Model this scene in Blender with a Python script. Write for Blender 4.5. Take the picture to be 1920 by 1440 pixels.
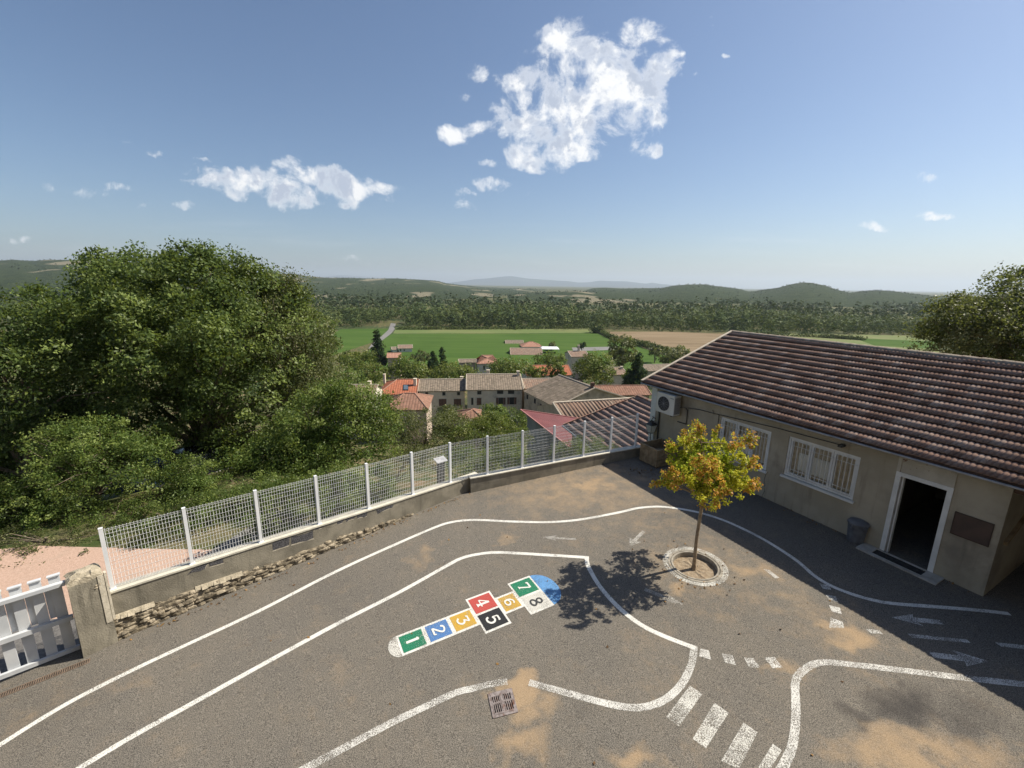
import bpy, math, random
import numpy as np
from mathutils import Vector, Matrix
random.seed(7); rng = np.random.default_rng(11)
S = bpy.context.scene; COL = S.collection
for o in list(bpy.data.objects): bpy.data.objects.remove(o)
# ---------------------------------------------------------------- camera
H = 7.0; FPX = 829.5458; PITCH = math.radians(12.7136); ROLL = math.radians(0.89104)
def _rot():
    cp, sp = math.cos(PITCH), math.sin(PITCH)
    f = np.array([0, cp, -sp]); r = np.array([1., 0, 0]); d = np.cross(f, r)
    c, s = math.cos(ROLL), math.sin(ROLL)
    return np.array([c*r-s*d, s*r+c*d, f])
RM = _rot(); CAM = np.array([0, 0, H])
cd = bpy.data.cameras.new('camera'); cam = bpy.data.objects.new('camera', cd); COL.objects.link(cam)
cd.sensor_width = 36; cd.lens = FPX/1920*36; cd.clip_start = 0.1; cd.clip_end = 90000
cam.matrix_world = Matrix(((RM[0][0], -RM[1][0], -RM[2][0], 0), (RM[0][1], -RM[1][1], -RM[2][1], 0), (RM[0][2], -RM[1][2], -RM[2][2], H), (0, 0, 0, 1)))
S.camera = cam
S.render.resolution_x = 1024; S.render.resolution_y = 768
S.view_settings.view_transform = 'Standard'; S.view_settings.look = 'None'; S.view_settings.gamma = 1
S.view_settings.exposure = 0.50
S.cycles.max_bounces = 6; S.cycles.transparent_max_bounces = 12; S.cycles.volume_bounces = 0
GA, GB = .03556, .02725
def ray(x, y): return RM.T @ np.array([(x-960)/FPX, (y-720)/FPX, 1.])
def G(x, y, dz=0):                       # photo direction -> point on the schoolyard plane
    d = ray(x, y); return CAM + d*(-H+dz)/(d[2]-GA*d[0]-GB*d[1])
def yz(x, y): return GA*x+GB*y
def PZ(x, y, z): d = ray(x, y); return CAM + d*(z-H)/d[2]
def DEP(x, y, Y): d = ray(x, y); return CAM + d*Y/d[1]
def pj(p):
    q = RM @ (np.array(p)-CAM); return 960+FPX*q[0]/q[2], 720+FPX*q[1]/q[2]
def planeq(a, b, x, y):                  # direction meets vertical plane through a, b
    m = np.array([-(b[1]-a[1]), b[0]-a[0], 0.]); d = ray(x, y); return CAM + d*(m@(a-CAM))/(m@d)
TH = math.radians(117.8675)
UU = np.array([-math.cos(TH), -math.sin(TH), 0.]); NN = np.array([-math.sin(TH), math.cos(TH), 0.])  # NN points to the yard
DN = -12.922
def B(u, w, z): p = NN*(DN-w)+UU*u; return (p[0], p[1], z)   # school frame: u along facade, w inwards, z up
def FU(x, y, off=0):
    d = ray(x, y); p = CAM + d*(DN+off)/(NN@d); return float(UU@p), float(p[2])
# ---------------------------------------------------------------- sun and sky
SUN_AZ = math.radians(16.0); SUN_EL = math.radians(48.5)
sd = np.array([math.cos(SUN_EL)*math.cos(SUN_AZ), math.cos(SUN_EL)*math.sin(SUN_AZ), math.sin(SUN_EL)])
sl = bpy.data.lights.new('sun', 'SUN'); sl.energy = 5.0; sl.angle = math.radians(0.53); sl.color = (1, .93, .80)
so = bpy.data.objects.new('sun', sl); COL.objects.link(so); so.rotation_euler = Vector(-sd).to_track_quat('-Z', 'Y').to_euler()
class NT:
    def __init__(s, t): s.t = t; s.n = t.nodes; s.l = t.links
    def add(s, k, **kw):
        n = s.n.new(k)
        for a, v in kw.items():
            if a == 'ins':
                for i, x in v.items():
                    if hasattr(x, 'node'): s.l.new(x, n.inputs[i])
                    else: n.inputs[i].default_value = x
            else: setattr(n, a, v)
        return n
    def m(s, op, a, b=0., c=None, clamp=False):
        n = s.add('ShaderNodeMath', operation=op, use_clamp=clamp)
        for i, x in enumerate((a, b) if c is None else (a, b, c)):
            if hasattr(x, 'node'): s.l.new(x, n.inputs[i])
            else: n.inputs[i].default_value = x
        return n.outputs[0]
    def mix(s, f, a, b):
        n = s.add('ShaderNodeMix', data_type='RGBA')
        for i, x in ((0, f), (6, a), (7, b)):
            if hasattr(x, 'node'): s.l.new(x, n.inputs[i])
            else: n.inputs[i].default_value = x if i == 0 else (*x[:3], 1)
        return n.outputs[2]
    def ss(s, v, lo, hi, to0=0., to1=1.):
        n = s.add('ShaderNodeMapRange', interpolation_type='SMOOTHSTEP'); s.l.new(v, n.inputs[0])
        n.inputs[1].default_value = lo; n.inputs[2].default_value = hi; n.inputs[3].default_value = to0; n.inputs[4].default_value = to1
        return n.outputs[0]
    def noise(s, vec, scale, detail=3, rough=.55, dim='3D', dist=0.):
        n = s.add('ShaderNodeTexNoise', noise_dimensions=dim)
        if vec is not None: s.l.new(vec, n.inputs['Vector'])
        n.inputs['Scale'].default_value = scale; n.inputs['Detail'].default_value = detail; n.inputs['Roughness'].default_value = rough
        n.inputs['Distortion'].default_value = dist
        return n.outputs['Fac']
W = bpy.data.worlds.new('World'); S.world = W; W.use_nodes = True
w = NT(W.node_tree); w.n.clear()
sky = w.add('ShaderNodeTexSky', sky_type='NISHITA', sun_disc=False, sun_elevation=SUN_EL, sun_rotation=math.radians(90)-SUN_AZ,
            altitude=200, air_density=1.0, dust_density=1.3, ozone_density=4.4)
bg = w.add('ShaderNodeBackground', ins={0: sky.outputs[0], 1: .081})
tc = w.add('ShaderNodeTexCoord'); sx = w.add('ShaderNodeSeparateXYZ', ins={0: tc.outputs['Generated']})
ysafe = w.m('MAXIMUM', sx.outputs[1], .05)
cu = w.m('DIVIDE', sx.outputs[0], ysafe); cv = w.m('DIVIDE', sx.outputs[2], ysafe)
cvec = w.add('ShaderNodeCombineXYZ', ins={0: cu, 1: cv, 2: 0.}).outputs[0]
# clouds stand in the northern sky: each entry is centre and half size, seen from the yard
CL = [(1075,75,62,48,1),(1120,120,80,40,1),(1030,98,80,22,.75),(1205,85,36,42,1),(1235,125,36,36,1),(1150,160,90,60,1.05),(1090,205,105,55,1.1),(1050,160,70,48,1),
      (1020,235,85,55,1.1),(975,200,48,30,.9),(1005,290,58,34,1),(1140,250,72,40,1.1),(1205,275,36,22,.8),(1180,225,55,42,1),(850,245,26,18,.8),(890,238,40,14,.7),(895,140,18,16,.75),(877,182,14,20,.6),
      (925,345,36,16,.8),(865,368,28,8,.7),(873,392,26,14,.75),(915,300,28,8,.5),(995,362,18,7,.55),(1285,147,12,6,.7),(965,150,45,30,.8),(1100,275,40,26,.8),
      (165,348,72,13,.72),(305,283,22,6,.6),(420,335,70,24,1.1),(480,345,70,30,1.3),(545,360,75,28,1.3),(540,305,34,18,.8),(600,335,60,28,1.3),(650,350,62,30,1.3),(700,352,50,14,1.1),(640,386,28,10,.6),(720,370,22,10,.6),
      (355,388,32,9,.5),(270,382,30,7,.4),(1730,333,34,12,.75),(1755,402,38,9,.75),(1645,426,26,7,.6),(1318,38,16,10,.5),(30,452,36,6,.45),(380,303,20,5,.42),(690,487,40,6,.4),(1358,108,7,5,.5),(240,268,14,6,.4),(490,230,14,6,.4)]
fields = []
nwarp = w.noise(cvec, 7, 5, .6)
nwarp2 = w.noise(w.add('ShaderNodeVectorMath', operation='ADD', ins={0: cvec, 1: (7.3, 2.2, 0)}).outputs[0], 7, 5, .6)
wu = w.m('ADD', cu, w.m('MULTIPLY', w.m('SUBTRACT', nwarp, .5), .10)); wv = w.m('ADD', cv, w.m('MULTIPLY', w.m('SUBTRACT', nwarp2, .5), .07))
acc = None
for (x, y, a, b_, k) in CL:
    d = ray(x, y); u0, v0 = d[0]/d[1], d[2]/d[1]
    da = ray(x+a, y); db = ray(x, y-b_)
    au = abs(da[0]/da[1]-u0)*1.3; bv = abs(db[2]/db[1]-v0)*1.3
    t = w.m('ADD', w.m('POWER', w.m('MULTIPLY', w.m('SUBTRACT', wu, u0), 1/au), 2.), w.m('POWER', w.m('MULTIPLY', w.m('SUBTRACT', wv, v0), 1/bv), 2.))
    g = w.m('MULTIPLY', w.m('SUBTRACT', 1., t, clamp=True), k)
    acc = g if acc is None else w.m('MAXIMUM', acc, g)
n1 = w.noise(cvec, 12, 10, .62, dist=.35); n2 = w.noise(cvec, 9, 6, .5)
dens = w.m('ADD', w.m('MULTIPLY', acc, 1.08), w.m('ADD', w.m('MULTIPLY', w.m('SUBTRACT', n1, .5), 4.9), w.m('MULTIPLY', w.m('SUBTRACT', w.noise(cvec, 40, 6, .6), .5), .8)))
alpha = w.m('MULTIPLY', w.ss(dens, .30, 1.30), w.ss(acc, .0, .25))
# thin veil low over the horizon
veil = w.m('MULTIPLY', w.ss(w.noise(w.add('ShaderNodeVectorMath', operation='MULTIPLY', ins={0: cvec, 1: (1.2, 14, 1)}).outputs[0], 2.2, 5, .55), .5, .8), w.m('MULTIPLY', w.ss(cv, .0, .05), w.ss(cv, .16, .08)))
n1s = w.noise(w.add('ShaderNodeVectorMath', operation='ADD', ins={0: cvec, 1: (.022, .030, 0)}).outputs[0], 13, 6, .6, dist=.25); n1c = w.noise(cvec, 13, 6, .6, dist=.25)
ccol = w.mix(w.ss(w.m('ADD', w.m('MULTIPLY', w.m('SUBTRACT', n1c, n1s), 2.2), n2), .34, .66), (.50, .56, .68), (1., 1., 1.))
ccol = w.mix(w.ss(dens, 1.3, .7), ccol, (.95, .97, 1.))
bg2 = w.add('ShaderNodeBackground', ins={0: ccol, 1: .76})
fac = w.m('MAXIMUM', w.m('MULTIPLY', alpha, .95), w.m('MULTIPLY', veil, .16), clamp=True)
ms = w.add('ShaderNodeMixShader', ins={0: fac, 1: bg.outputs[0], 2: bg2.outputs[0]})
w.add('ShaderNodeOutputWorld', ins={0: ms.outputs[0]})
W.cycles.sampling_method = 'MANUAL'; W.cycles.sample_map_resolution = 512
# ---------------------------------------------------------------- helpers
def tag(o, label=None, cat=None, group=None, kind=None):
    for k, v in (('label', label), ('category', cat), ('group', group), ('kind', kind)):
        if v: o[k] = v
    return o
def empty(name, loc, label=None, cat=None, group=None):
    o = bpy.data.objects.new(name, None); o.empty_display_size = .2; COL.objects.link(o); o.location = tuple(map(float, loc))
    return tag(o, label, cat, group)
def wloc(o):
    v = Vector((0, 0, 0))
    while o is not None: v += o.location; o = o.parent
    return np.array(v)
def raw(name, V, F, mats, parent=None, fm=None, smooth=False, tile=None, loc=None):
    V = np.asarray(V, dtype=np.float64).reshape(-1, 3)
    me = bpy.data.meshes.new(name)
    base = wloc(parent) if parent is not None else np.zeros(3)
    own = np.zeros(3)
    if loc is not None: own = np.asarray(loc, float)-base
    Vl = V-base-own
    if isinstance(F, np.ndarray):
        me.vertices.add(len(Vl)); me.vertices.foreach_set('co', Vl.astype(np.float32).ravel())
        nf, k = F.shape
        me.loops.add(nf*k); me.loops.foreach_set('vertex_index', F.astype(np.int32).ravel())
        me.polygons.add(nf); me.polygons.foreach_set('loop_start', np.arange(0, nf*k, k, dtype=np.int32))
        try: me.polygons.foreach_set('loop_total', np.full(nf, k, dtype=np.int32))
        except Exception: pass
        me.update(calc_edges=True)
    else:
        me.from_pydata([tuple(v) for v in Vl], [], [tuple(f) for f in F]); me.update()
    for m_ in (mats if isinstance(mats, (list, tuple)) else [mats]): me.materials.append(m_)
    if fm is not None: me.polygons.foreach_set('material_index', np.asarray(fm, dtype=np.int32))
    if smooth: me.polygons.foreach_set('use_smooth', np.ones(len(me.polygons), dtype=bool))
    if tile is not None:
        a = me.attributes.new('tile', 'FLOAT_VECTOR', 'POINT'); a.data.foreach_set('vector', np.asarray(tile, dtype=np.float32).ravel())
    o = bpy.data.objects.new(name, me); COL.objects.link(o)
    if parent is not None: o.parent = parent
    o.location = tuple(own)
    return o
class MB:
    def __init__(s): s.v = []; s.f = []; s.t = []; s.fm = []; s.cur = 0
    def poly(s, pts, flip=False):
        b = len(s.v); s.v += [tuple(map(float, p)) for p in pts]
        idx = list(range(b, b+len(pts))); s.f.append(idx[::-1] if flip else idx); s.fm.append(s.cur); return s
    def hexa(s, p):   # 8 corners: bottom 0-3 ccw, top 4-7
        b = len(s.v); s.v += [tuple(map(float, q)) for q in p]
        for f in ((3, 2, 1, 0), (4, 5, 6, 7), (0, 1, 5, 4), (1, 2, 6, 5), (2, 3, 7, 6), (3, 0, 4, 7)): s.f.append([b+i for i in f]); s.fm.append(s.cur)
        return s
    def box(s, x0, x1, y0, y1, z0, z1, fr=None):
        P = [(x0, y0, z0), (x1, y0, z0), (x1, y1, z0), (x0, y1, z0), (x0, y0, z1), (x1, y0, z1), (x1, y1, z1), (x0, y1, z1)]
        return s.hexa([fr(*p) for p in P] if fr else P)
    def beam(s, a, b, r, r2=None, n=4, up=(0, 0, 1), caps=True):
        a = np.array(a, float); b = np.array(b, float); d = b-a; L = np.linalg.norm(d)
        if L < 1e-6: return s
        d /= L; u = np.array(up, float)
        if abs(d@u) > .95: u = np.array([1., 0, 0])
        e1 = np.cross(d, u); e1 /= np.linalg.norm(e1); e2 = np.cross(e1, d)
        r2 = r if r2 is None else r2; k = len(s.v)
        for c, rr in ((a, r), (b, r2)):
            for i in range(n):
                t = 2*math.pi*(i+.5)/n; s.v.append(tuple(c+rr*(math.cos(t)*e1+math.sin(t)*e2)))
        for i in range(n): s.f.append([k+i, k+(i+1) % n, k+n+(i+1) % n, k+n+i]); s.fm.append(s.cur)
        if caps: s.f.append([k+i for i in range(n)][::-1]); s.f.append([k+n+i for i in range(n)]); s.fm += [s.cur]*2
        return s
    def tube(s, pts, rs, n=7):
        for i in range(len(pts)-1):
            s.beam(pts[i], pts[i+1], rs[i] if hasattr(rs, '__len__') else rs, rs[i+1] if hasattr(rs, '__len__') else rs, n)
        return s
    def build(s, name, mats, parent=None, smooth=False, loc=None):
        return raw(name, s.v, s.f, mats, parent, s.fm, smooth, loc=loc)
def lathe(prof, c, n=24, fr=None):
    V = []; F = []
    for (r, z) in prof:
        for i in range(n): t = 2*math.pi*i/n; V.append((c[0]+r*math.cos(t), c[1]+r*math.sin(t), c[2]+z))
    for j in range(len(prof)-1):
        for i in range(n): F.append((j*n+i, j*n+(i+1) % n, (j+1)*n+(i+1) % n, (j+1)*n+i))
    return V, F
# ---------------------------------------------------------------- materials
def newmat(name, rough=.8, spec=.3):
    m = bpy.data.materials.new(name); m.use_nodes = True; t = NT(m.node_tree); t.n.clear()
    b = t.add('ShaderNodeBsdfPrincipled'); b.inputs['Roughness'].default_value = rough; b.inputs['Specular IOR Level'].default_value = spec
    t.add('ShaderNodeOutputMaterial', ins={0: b.outputs[0]}); return m, t, b
def M(name, c1, c2=None, scale=4., rough=.8, detail=5, bump=0., bscale=None, lo=.35, hi=.65, c3=None, s3=1., spec=.3, lo3=.5, hi3=.72, metal=0., pos=False):
    m, t, b = newmat(name, rough, spec); b.inputs['Metallic'].default_value = metal
    g = t.add('ShaderNodeNewGeometry').outputs['Position'] if pos else t.add('ShaderNodeTexCoord').outputs['Object']
    if c2 is None: b.inputs['Base Color'].default_value = (*c1, 1)
    else:
        c = t.mix(t.ss(t.noise(g, scale, detail), lo, hi), c1, c2)
        if c3 is not None: c = t.mix(t.ss(t.noise(g, s3, 6, .6), lo3, hi3), c, c3)
        t.l.new(c, b.inputs['Base Color'])
    if bump:
        bn = t.add('ShaderNodeBump', ins={'Strength': bump, 'Distance': .02, 'Height': t.noise(g, bscale or scale*3, 4)}); t.l.new(bn.outputs[0], b.inputs['Normal'])
    return m
def paint(name, col, wear=.40, sc=68.):
    m, t, b = newmat(name, .75, .3); g = t.add('ShaderNodeNewGeometry').outputs['Position']
    t.l.new(t.mix(t.noise(g, 6., 4), [c*.86 for c in col], col), b.inputs['Base Color'])
    tr = t.add('ShaderNodeBsdfTransparent'); n = t.m('ADD', t.m('MULTIPLY', t.noise(g, sc, 3, .7), .75), t.m('MULTIPLY', t.noise(g, 2.2, 4), .25))
    mx = t.add('ShaderNodeMixShader', ins={0: t.ss(n, wear, wear+.07), 1: tr.outputs[0], 2: b.outputs[0]})
    t.n['Material Output'].inputs[0]; t.l.new(mx.outputs[0], t.n['Material Output'].inputs[0]); return m
def leafmat(name, c1, c2, trans=.35, nsc=.8):
    m, t, b = newmat(name, .5, .35 if 'forest' not in name and 'dark' not in name else .05); g = t.add('ShaderNodeNewGeometry').outputs['Position']
    c = t.mix(t.ss(t.noise(g, nsc, 3), .35, .65), c1, c2); t.l.new(c, b.inputs['Base Color'])
    tl = t.add('ShaderNodeBsdfTranslucent', ins={0: t.mix(.5, c, (.25, .30, .03))})
    mx = t.add('ShaderNodeMixShader', ins={0: trans, 1: b.outputs[0], 2: tl.outputs[0]}); t.l.new(mx.outputs[0], t.n['Material Output'].inputs[0]); return m
def tilemat(name, cols, tw, th, dirt=(.06, .05, .04), dirtamt=.5, line=.0):
    m, t, b = newmat(name, 1., .04); a = t.add('ShaderNodeAttribute', attribute_name='tile').outputs['Vector']
    sc = t.add('ShaderNodeVectorMath', operation='DIVIDE', ins={0: a, 1: (tw, th, 1)}).outputs[0]
    fl = t.add('ShaderNodeVectorMath', operation='FLOOR', ins={0: sc}).outputs[0]
    wn = t.add('ShaderNodeTexWhiteNoise', noise_dimensions='3D', ins={0: fl})
    cr = t.add('ShaderNodeValToRGB', ins={0: wn.outputs[0]}); e = cr.color_ramp.elements
    e[0].color = (*cols[0], 1); e[1].color = (*cols[-1], 1); e[1].position = 1
    for i, c in enumerate(cols[1:-1]): x = e.new((i+1)/(len(cols)-1)); x.color = (*c, 1)
    g = t.add('ShaderNodeNewGeometry').outputs['Position']
    c = t.mix(t.m('MULTIPLY', t.ss(t.noise(g, 3.0, 7, .7), .45, .7), dirtamt), cr.outputs[0], dirt)
    c = t.mix(t.ss(t.noise(g, 24., 5, .7), .60, .72, 0, .38), c, (.40, .36, .29)); c = t.mix(t.ss(t.noise(g, .9, 7, .75), .60, .72, 0, .5), c, (.30, .29, .22))
    if line:
        s_ = t.add('ShaderNodeSeparateXYZ', ins={0: sc}); fy = t.m('FRACT', s_.outputs[1]); fx = t.m('FRACT', s_.outputs[0])
        ht = t.m('ADD', t.m('MULTIPLY', fy, .6), t.m('SINE', t.m('MULTIPLY', fx, math.pi)))
        bn = t.add('ShaderNodeBump', ins={'Strength': line, 'Distance': .06, 'Height': ht}); t.l.new(bn.outputs[0], b.inputs['Normal'])
        c = t.mix(t.m('MULTIPLY', t.ss(fx, .2, .0), .5), c, [q*.35 for q in cols[0]])
    t.l.new(c, b.inputs['Base Color']); return m
mt = {}
mt['white'] = M('white_paint', (.62, .62, .60), (.72, .72, .70), 3, .5, bump=.05)
mt['whitemetal'] = M('white_coated_metal', (.74, .75, .76), (.80, .80, .80), 2, .4)
mt['render'] = M('grey_beige_render', (.34, .30, .225), (.42, .37, .285), 1.1, .92, 6, .25, 30, c3=(.235, .205, .16), s3=.6)
def streaks(m, amt=.45, col=(.10, .085, .065)):
    t = NT(m.node_tree); b = [n for n in t.n if n.type == 'BSDF_PRINCIPLED'][0]; src = b.inputs['Base Color'].links[0].from_socket
    g = t.add('ShaderNodeNewGeometry').outputs['Position']; gs = t.add('ShaderNodeVectorMath', operation='MULTIPLY', ins={0: g, 1: (5, 5, .55)}).outputs[0]
    s = t.m('MULTIPLY', t.ss(t.noise(gs, 1., 6, .65), .54, .74), amt); t.l.new(t.mix(s, src, col), b.inputs['Base Color'])
streaks(mt['render'], .34)
mt['concrete'] = M('weathered_concrete', (.20, .18, .14), (.30, .27, .21), 2.2, .95, 8, .5, 40, c3=(.13, .12, .09), s3=1.3)
streaks(mt['concrete'], .5, (.07, .065, .05))
mt['conctop'] = M('pale_coping', (.52, .49, .41), (.62, .58, .48), 5, .9, 6, .3, 40)
mt['block'] = M('dark_cinder_block', (.055, .055, .06), (.13, .125, .13), 30, .95, 4, 1., 60)
mt['mortar'] = M('pale_mortar', (.48, .43, .34), (.60, .54, .43), 12, .95, 6, .5, 50)
mt['stone'] = M('rubble_stone', (.19, .155, .105), (.42, .355, .26), 5, .95, 7, 1., 25, c3=(.07, .06, .045), s3=9, lo3=.42)
mt['wood'] = M('weathered_wood', (.20, .145, .085), (.33, .25, .15), 5, .85, 5, .4, 20)
mt['woodred'] = M('dark_red_wood', (.06, .035, .025), (.10, .06, .04), 5, .8)
mt['board'] = M('brown_board', (.075, .05, .04), (.10, .065, .05), 3, .7)
mt['black'] = M('black_rubber', (.02, .02, .02), (.045, .045, .045), 20, .8, 5, .6, 60)
mt['darkmetal'] = M('dark_metal', (.035, .035, .035), (.06, .06, .055), 5, .5)
mt['iron'] = M('cast_iron', (.16, .13, .12), (.28, .24, .23), 14, .6, 5, .5, 40, c3=(.13, .06, .035), s3=9)
mt['pit'] = M('drain_pit', (.008, .008, .008))
mt['acbody'] = M('ac_casing', (.60, .58, .52), (.66, .64, .58), 3, .5)
mt['glass'] = M('window_glass', (.035, .04, .045), None, rough=.08, spec=.8)
mt['curtain'] = M('beige_curtain', (.56, .48, .36), (.72, .64, .50), 6, .95)
mt['poster'] = M('paper_sheet', (.80, .80, .77), (.85, .85, .82), 8, .9)
m, t, bb = newmat('lamp_glass', .3, .4); bb.inputs['Base Color'].default_value = (.75, .75, .72, 1); tl = t.add('ShaderNodeBsdfTranslucent', ins={0: (.9, .9, .88, 1)}); mx = t.add('ShaderNodeMixShader', ins={0: .6, 1: bb.outputs[0], 2: tl.outputs[0]}); t.l.new(mx.outputs[0], t.n['Material Output'].inputs[0]); mt['lampglass'] = m
mt['bin'] = M('grey_plastic', (.10, .105, .12), (.14, .145, .16), 6, .5)
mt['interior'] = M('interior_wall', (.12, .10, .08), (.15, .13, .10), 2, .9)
mt['woodfloor'] = M('interior_floor', (.34, .21, .11), (.42, .27, .15), 6, .5)
mt['bark'] = M('bark', (.13, .10, .07), (.24, .19, .14), 14, .95, 6, .8, 40)
mt['barkyoung'] = M('young_bark', (.24, .17, .11), (.36, .28, .19), 12, .9, 5, .5, 50)
mt['soil'] = M('dry_soil', (.24, .18, .12), (.34, .27, .19), 14, .98, 6, 1., 40)
mt['terracotta'] = M('ridge_tile', (.26, .13, .09), (.36, .21, .15), 6, .9, 5, .4, 20, c3=(.32, .29, .23), s3=3)
mt['verge'] = M('verge_mortar', (.42, .36, .28), (.52, .45, .36), 4, .9)
mt['gutter'] = M('zinc_gutter', (.28, .28, .29), (.36, .36, .37), 4, .45, metal=.4)
mt['pinkgravel'] = M('pink_gravel', (.44, .295, .22), (.53, .37, .285), 25, .98, 6, .6, 60, c3=(.37, .28, .21), s3=.8, pos=True)
# asphalt of the yard
def asphalt():
    m, t, b = newmat('yard_asphalt', .92, .2); g = t.add('ShaderNodeNewGeometry').outputs['Position']
    fine = t.noise(g, 78., 3, .85); med = t.noise(g, 1.1, 5, .6); big = t.noise(g, .28, 3)
    c = t.mix(t.ss(fine, .38, .62), (.036, .034, .030), (.238, .214, .182))
    c = t.mix(t.ss(med, .3, .7), c, t.mix(t.ss(fine, .36, .66), (.052, .047, .040), (.278, .246, .202)))
    c = t.mix(t.m('MULTIPLY', t.ss(big, .5, .8), .35), c, (.055, .052, .05))
    sp = t.ss(t.noise(t.add('ShaderNodeVectorMath', operation='ADD', ins={0: g, 1: (31, 7, 0)}).outputs[0], 140., 2, .5), .70, .76)
    c = t.mix(t.m('MULTIPLY', sp, .6), c, (.42, .38, .31))
    acc = None
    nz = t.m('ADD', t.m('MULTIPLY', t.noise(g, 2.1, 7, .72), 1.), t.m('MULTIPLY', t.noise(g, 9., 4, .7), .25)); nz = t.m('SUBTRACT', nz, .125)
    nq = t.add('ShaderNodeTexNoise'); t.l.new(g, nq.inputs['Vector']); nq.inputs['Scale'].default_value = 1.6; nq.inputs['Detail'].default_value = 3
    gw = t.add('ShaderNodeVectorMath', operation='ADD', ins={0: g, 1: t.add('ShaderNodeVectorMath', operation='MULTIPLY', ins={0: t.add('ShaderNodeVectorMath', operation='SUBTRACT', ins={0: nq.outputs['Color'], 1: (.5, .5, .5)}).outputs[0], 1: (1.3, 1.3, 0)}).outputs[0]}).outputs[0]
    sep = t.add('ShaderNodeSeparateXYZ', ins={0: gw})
    for (x, y, rx, ry, k) in SAND_AND_TAN:
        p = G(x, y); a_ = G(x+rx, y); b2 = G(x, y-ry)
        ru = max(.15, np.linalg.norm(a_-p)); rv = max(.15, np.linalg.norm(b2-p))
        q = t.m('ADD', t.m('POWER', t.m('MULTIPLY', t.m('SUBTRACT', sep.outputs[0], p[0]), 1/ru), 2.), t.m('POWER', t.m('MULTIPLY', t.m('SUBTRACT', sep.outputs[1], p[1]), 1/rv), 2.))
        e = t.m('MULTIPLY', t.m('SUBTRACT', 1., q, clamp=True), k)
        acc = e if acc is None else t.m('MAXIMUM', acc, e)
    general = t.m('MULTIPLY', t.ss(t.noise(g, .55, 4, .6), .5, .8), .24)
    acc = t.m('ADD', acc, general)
    sand = t.ss(t.m('ADD', acc, t.m('MULTIPLY', t.m('SUBTRACT', nz, .5), 1.9)), .0, 1.35)  # mask of the sand patches together with the broad tan areas
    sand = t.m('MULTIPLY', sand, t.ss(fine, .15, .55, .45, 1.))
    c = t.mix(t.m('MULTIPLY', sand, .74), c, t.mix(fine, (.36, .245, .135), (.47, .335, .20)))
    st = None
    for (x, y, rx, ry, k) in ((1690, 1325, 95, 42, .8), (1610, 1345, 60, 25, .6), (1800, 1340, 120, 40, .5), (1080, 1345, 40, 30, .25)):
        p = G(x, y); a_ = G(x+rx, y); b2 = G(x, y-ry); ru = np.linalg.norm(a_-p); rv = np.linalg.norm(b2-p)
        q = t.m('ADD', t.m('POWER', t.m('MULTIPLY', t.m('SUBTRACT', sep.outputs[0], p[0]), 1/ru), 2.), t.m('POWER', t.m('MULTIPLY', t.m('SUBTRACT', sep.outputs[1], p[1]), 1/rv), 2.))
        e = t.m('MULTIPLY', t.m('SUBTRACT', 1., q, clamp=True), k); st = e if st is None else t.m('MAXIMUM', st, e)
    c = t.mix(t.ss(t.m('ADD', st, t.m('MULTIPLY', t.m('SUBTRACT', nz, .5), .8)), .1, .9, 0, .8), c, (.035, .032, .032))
    t.l.new(c, b.inputs['Base Color'])
    bn = t.add('ShaderNodeBump', ins={'Strength': .5, 'Distance': .01, 'Height': fine}); t.l.new(bn.outputs[0], b.inputs['Normal'])
    return m
SAND_AND_TAN = [(1080, 915, 230, 55, .60), (1330, 1060, 170, 90, .34), (1560, 1170, 120, 70, .34), (1200, 960, 200, 70, .3), (1592, 1192, 55, 26, 1.2), (1110, 908, 60, 14, 1.), (1150, 880, 30, 12, .7), (975, 1295, 45, 30, 1.2), (1000, 1330, 45, 40, .9), (915, 1300, 20, 12, .6), (960, 1400, 80, 45, .9), (1185, 1425, 70, 40, .9),  # first four entries: broad, weak, lighter tan areas; the rest are sand patches
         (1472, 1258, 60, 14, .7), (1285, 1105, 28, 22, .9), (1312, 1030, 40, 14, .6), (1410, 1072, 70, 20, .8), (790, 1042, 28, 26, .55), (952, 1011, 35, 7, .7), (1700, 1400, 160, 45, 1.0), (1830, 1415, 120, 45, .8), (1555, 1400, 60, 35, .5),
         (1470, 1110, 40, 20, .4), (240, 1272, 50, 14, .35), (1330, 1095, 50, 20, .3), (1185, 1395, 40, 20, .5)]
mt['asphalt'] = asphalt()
# ---------------------------------------------------------------- the yard
c1 = np.array([-4.415, 10.647]); d1 = np.array([.7393, .6734]); c2 = np.array([.937, 14.27]); d2 = np.array([.9183, .3960])
def L1(s, off=0.): return (c1[0]+d1[0]*s-d1[1]*off, c1[1]+d1[1]*s+d1[0]*off)
def L2(s, off=0.): return (c2[0]+d2[0]*s-d2[1]*off, c2[1]+d2[1]*s+d2[0]*off)
def gp(x, y, dz=0.): return (x, y, yz(x, y)+dz)
gateR = G(151.7, 1215)[:2]; gateL = G(0, 1278)[:2]; gd = (gateL-gateR)/np.linalg.norm(gateL-gateR); gfar = gateR+gd*6.0
yard = [(-13, -5), (17, -5), (17, 9), (12.5, 16.5), B(-12.7, 3, 0)[:2], B(-12.7, 0, 0)[:2], L2(4.5, .1), L2(-2.55, .1), L1(4.55, .1), L1(-4.95, .1), tuple(gateR), tuple(gfar)]
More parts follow.
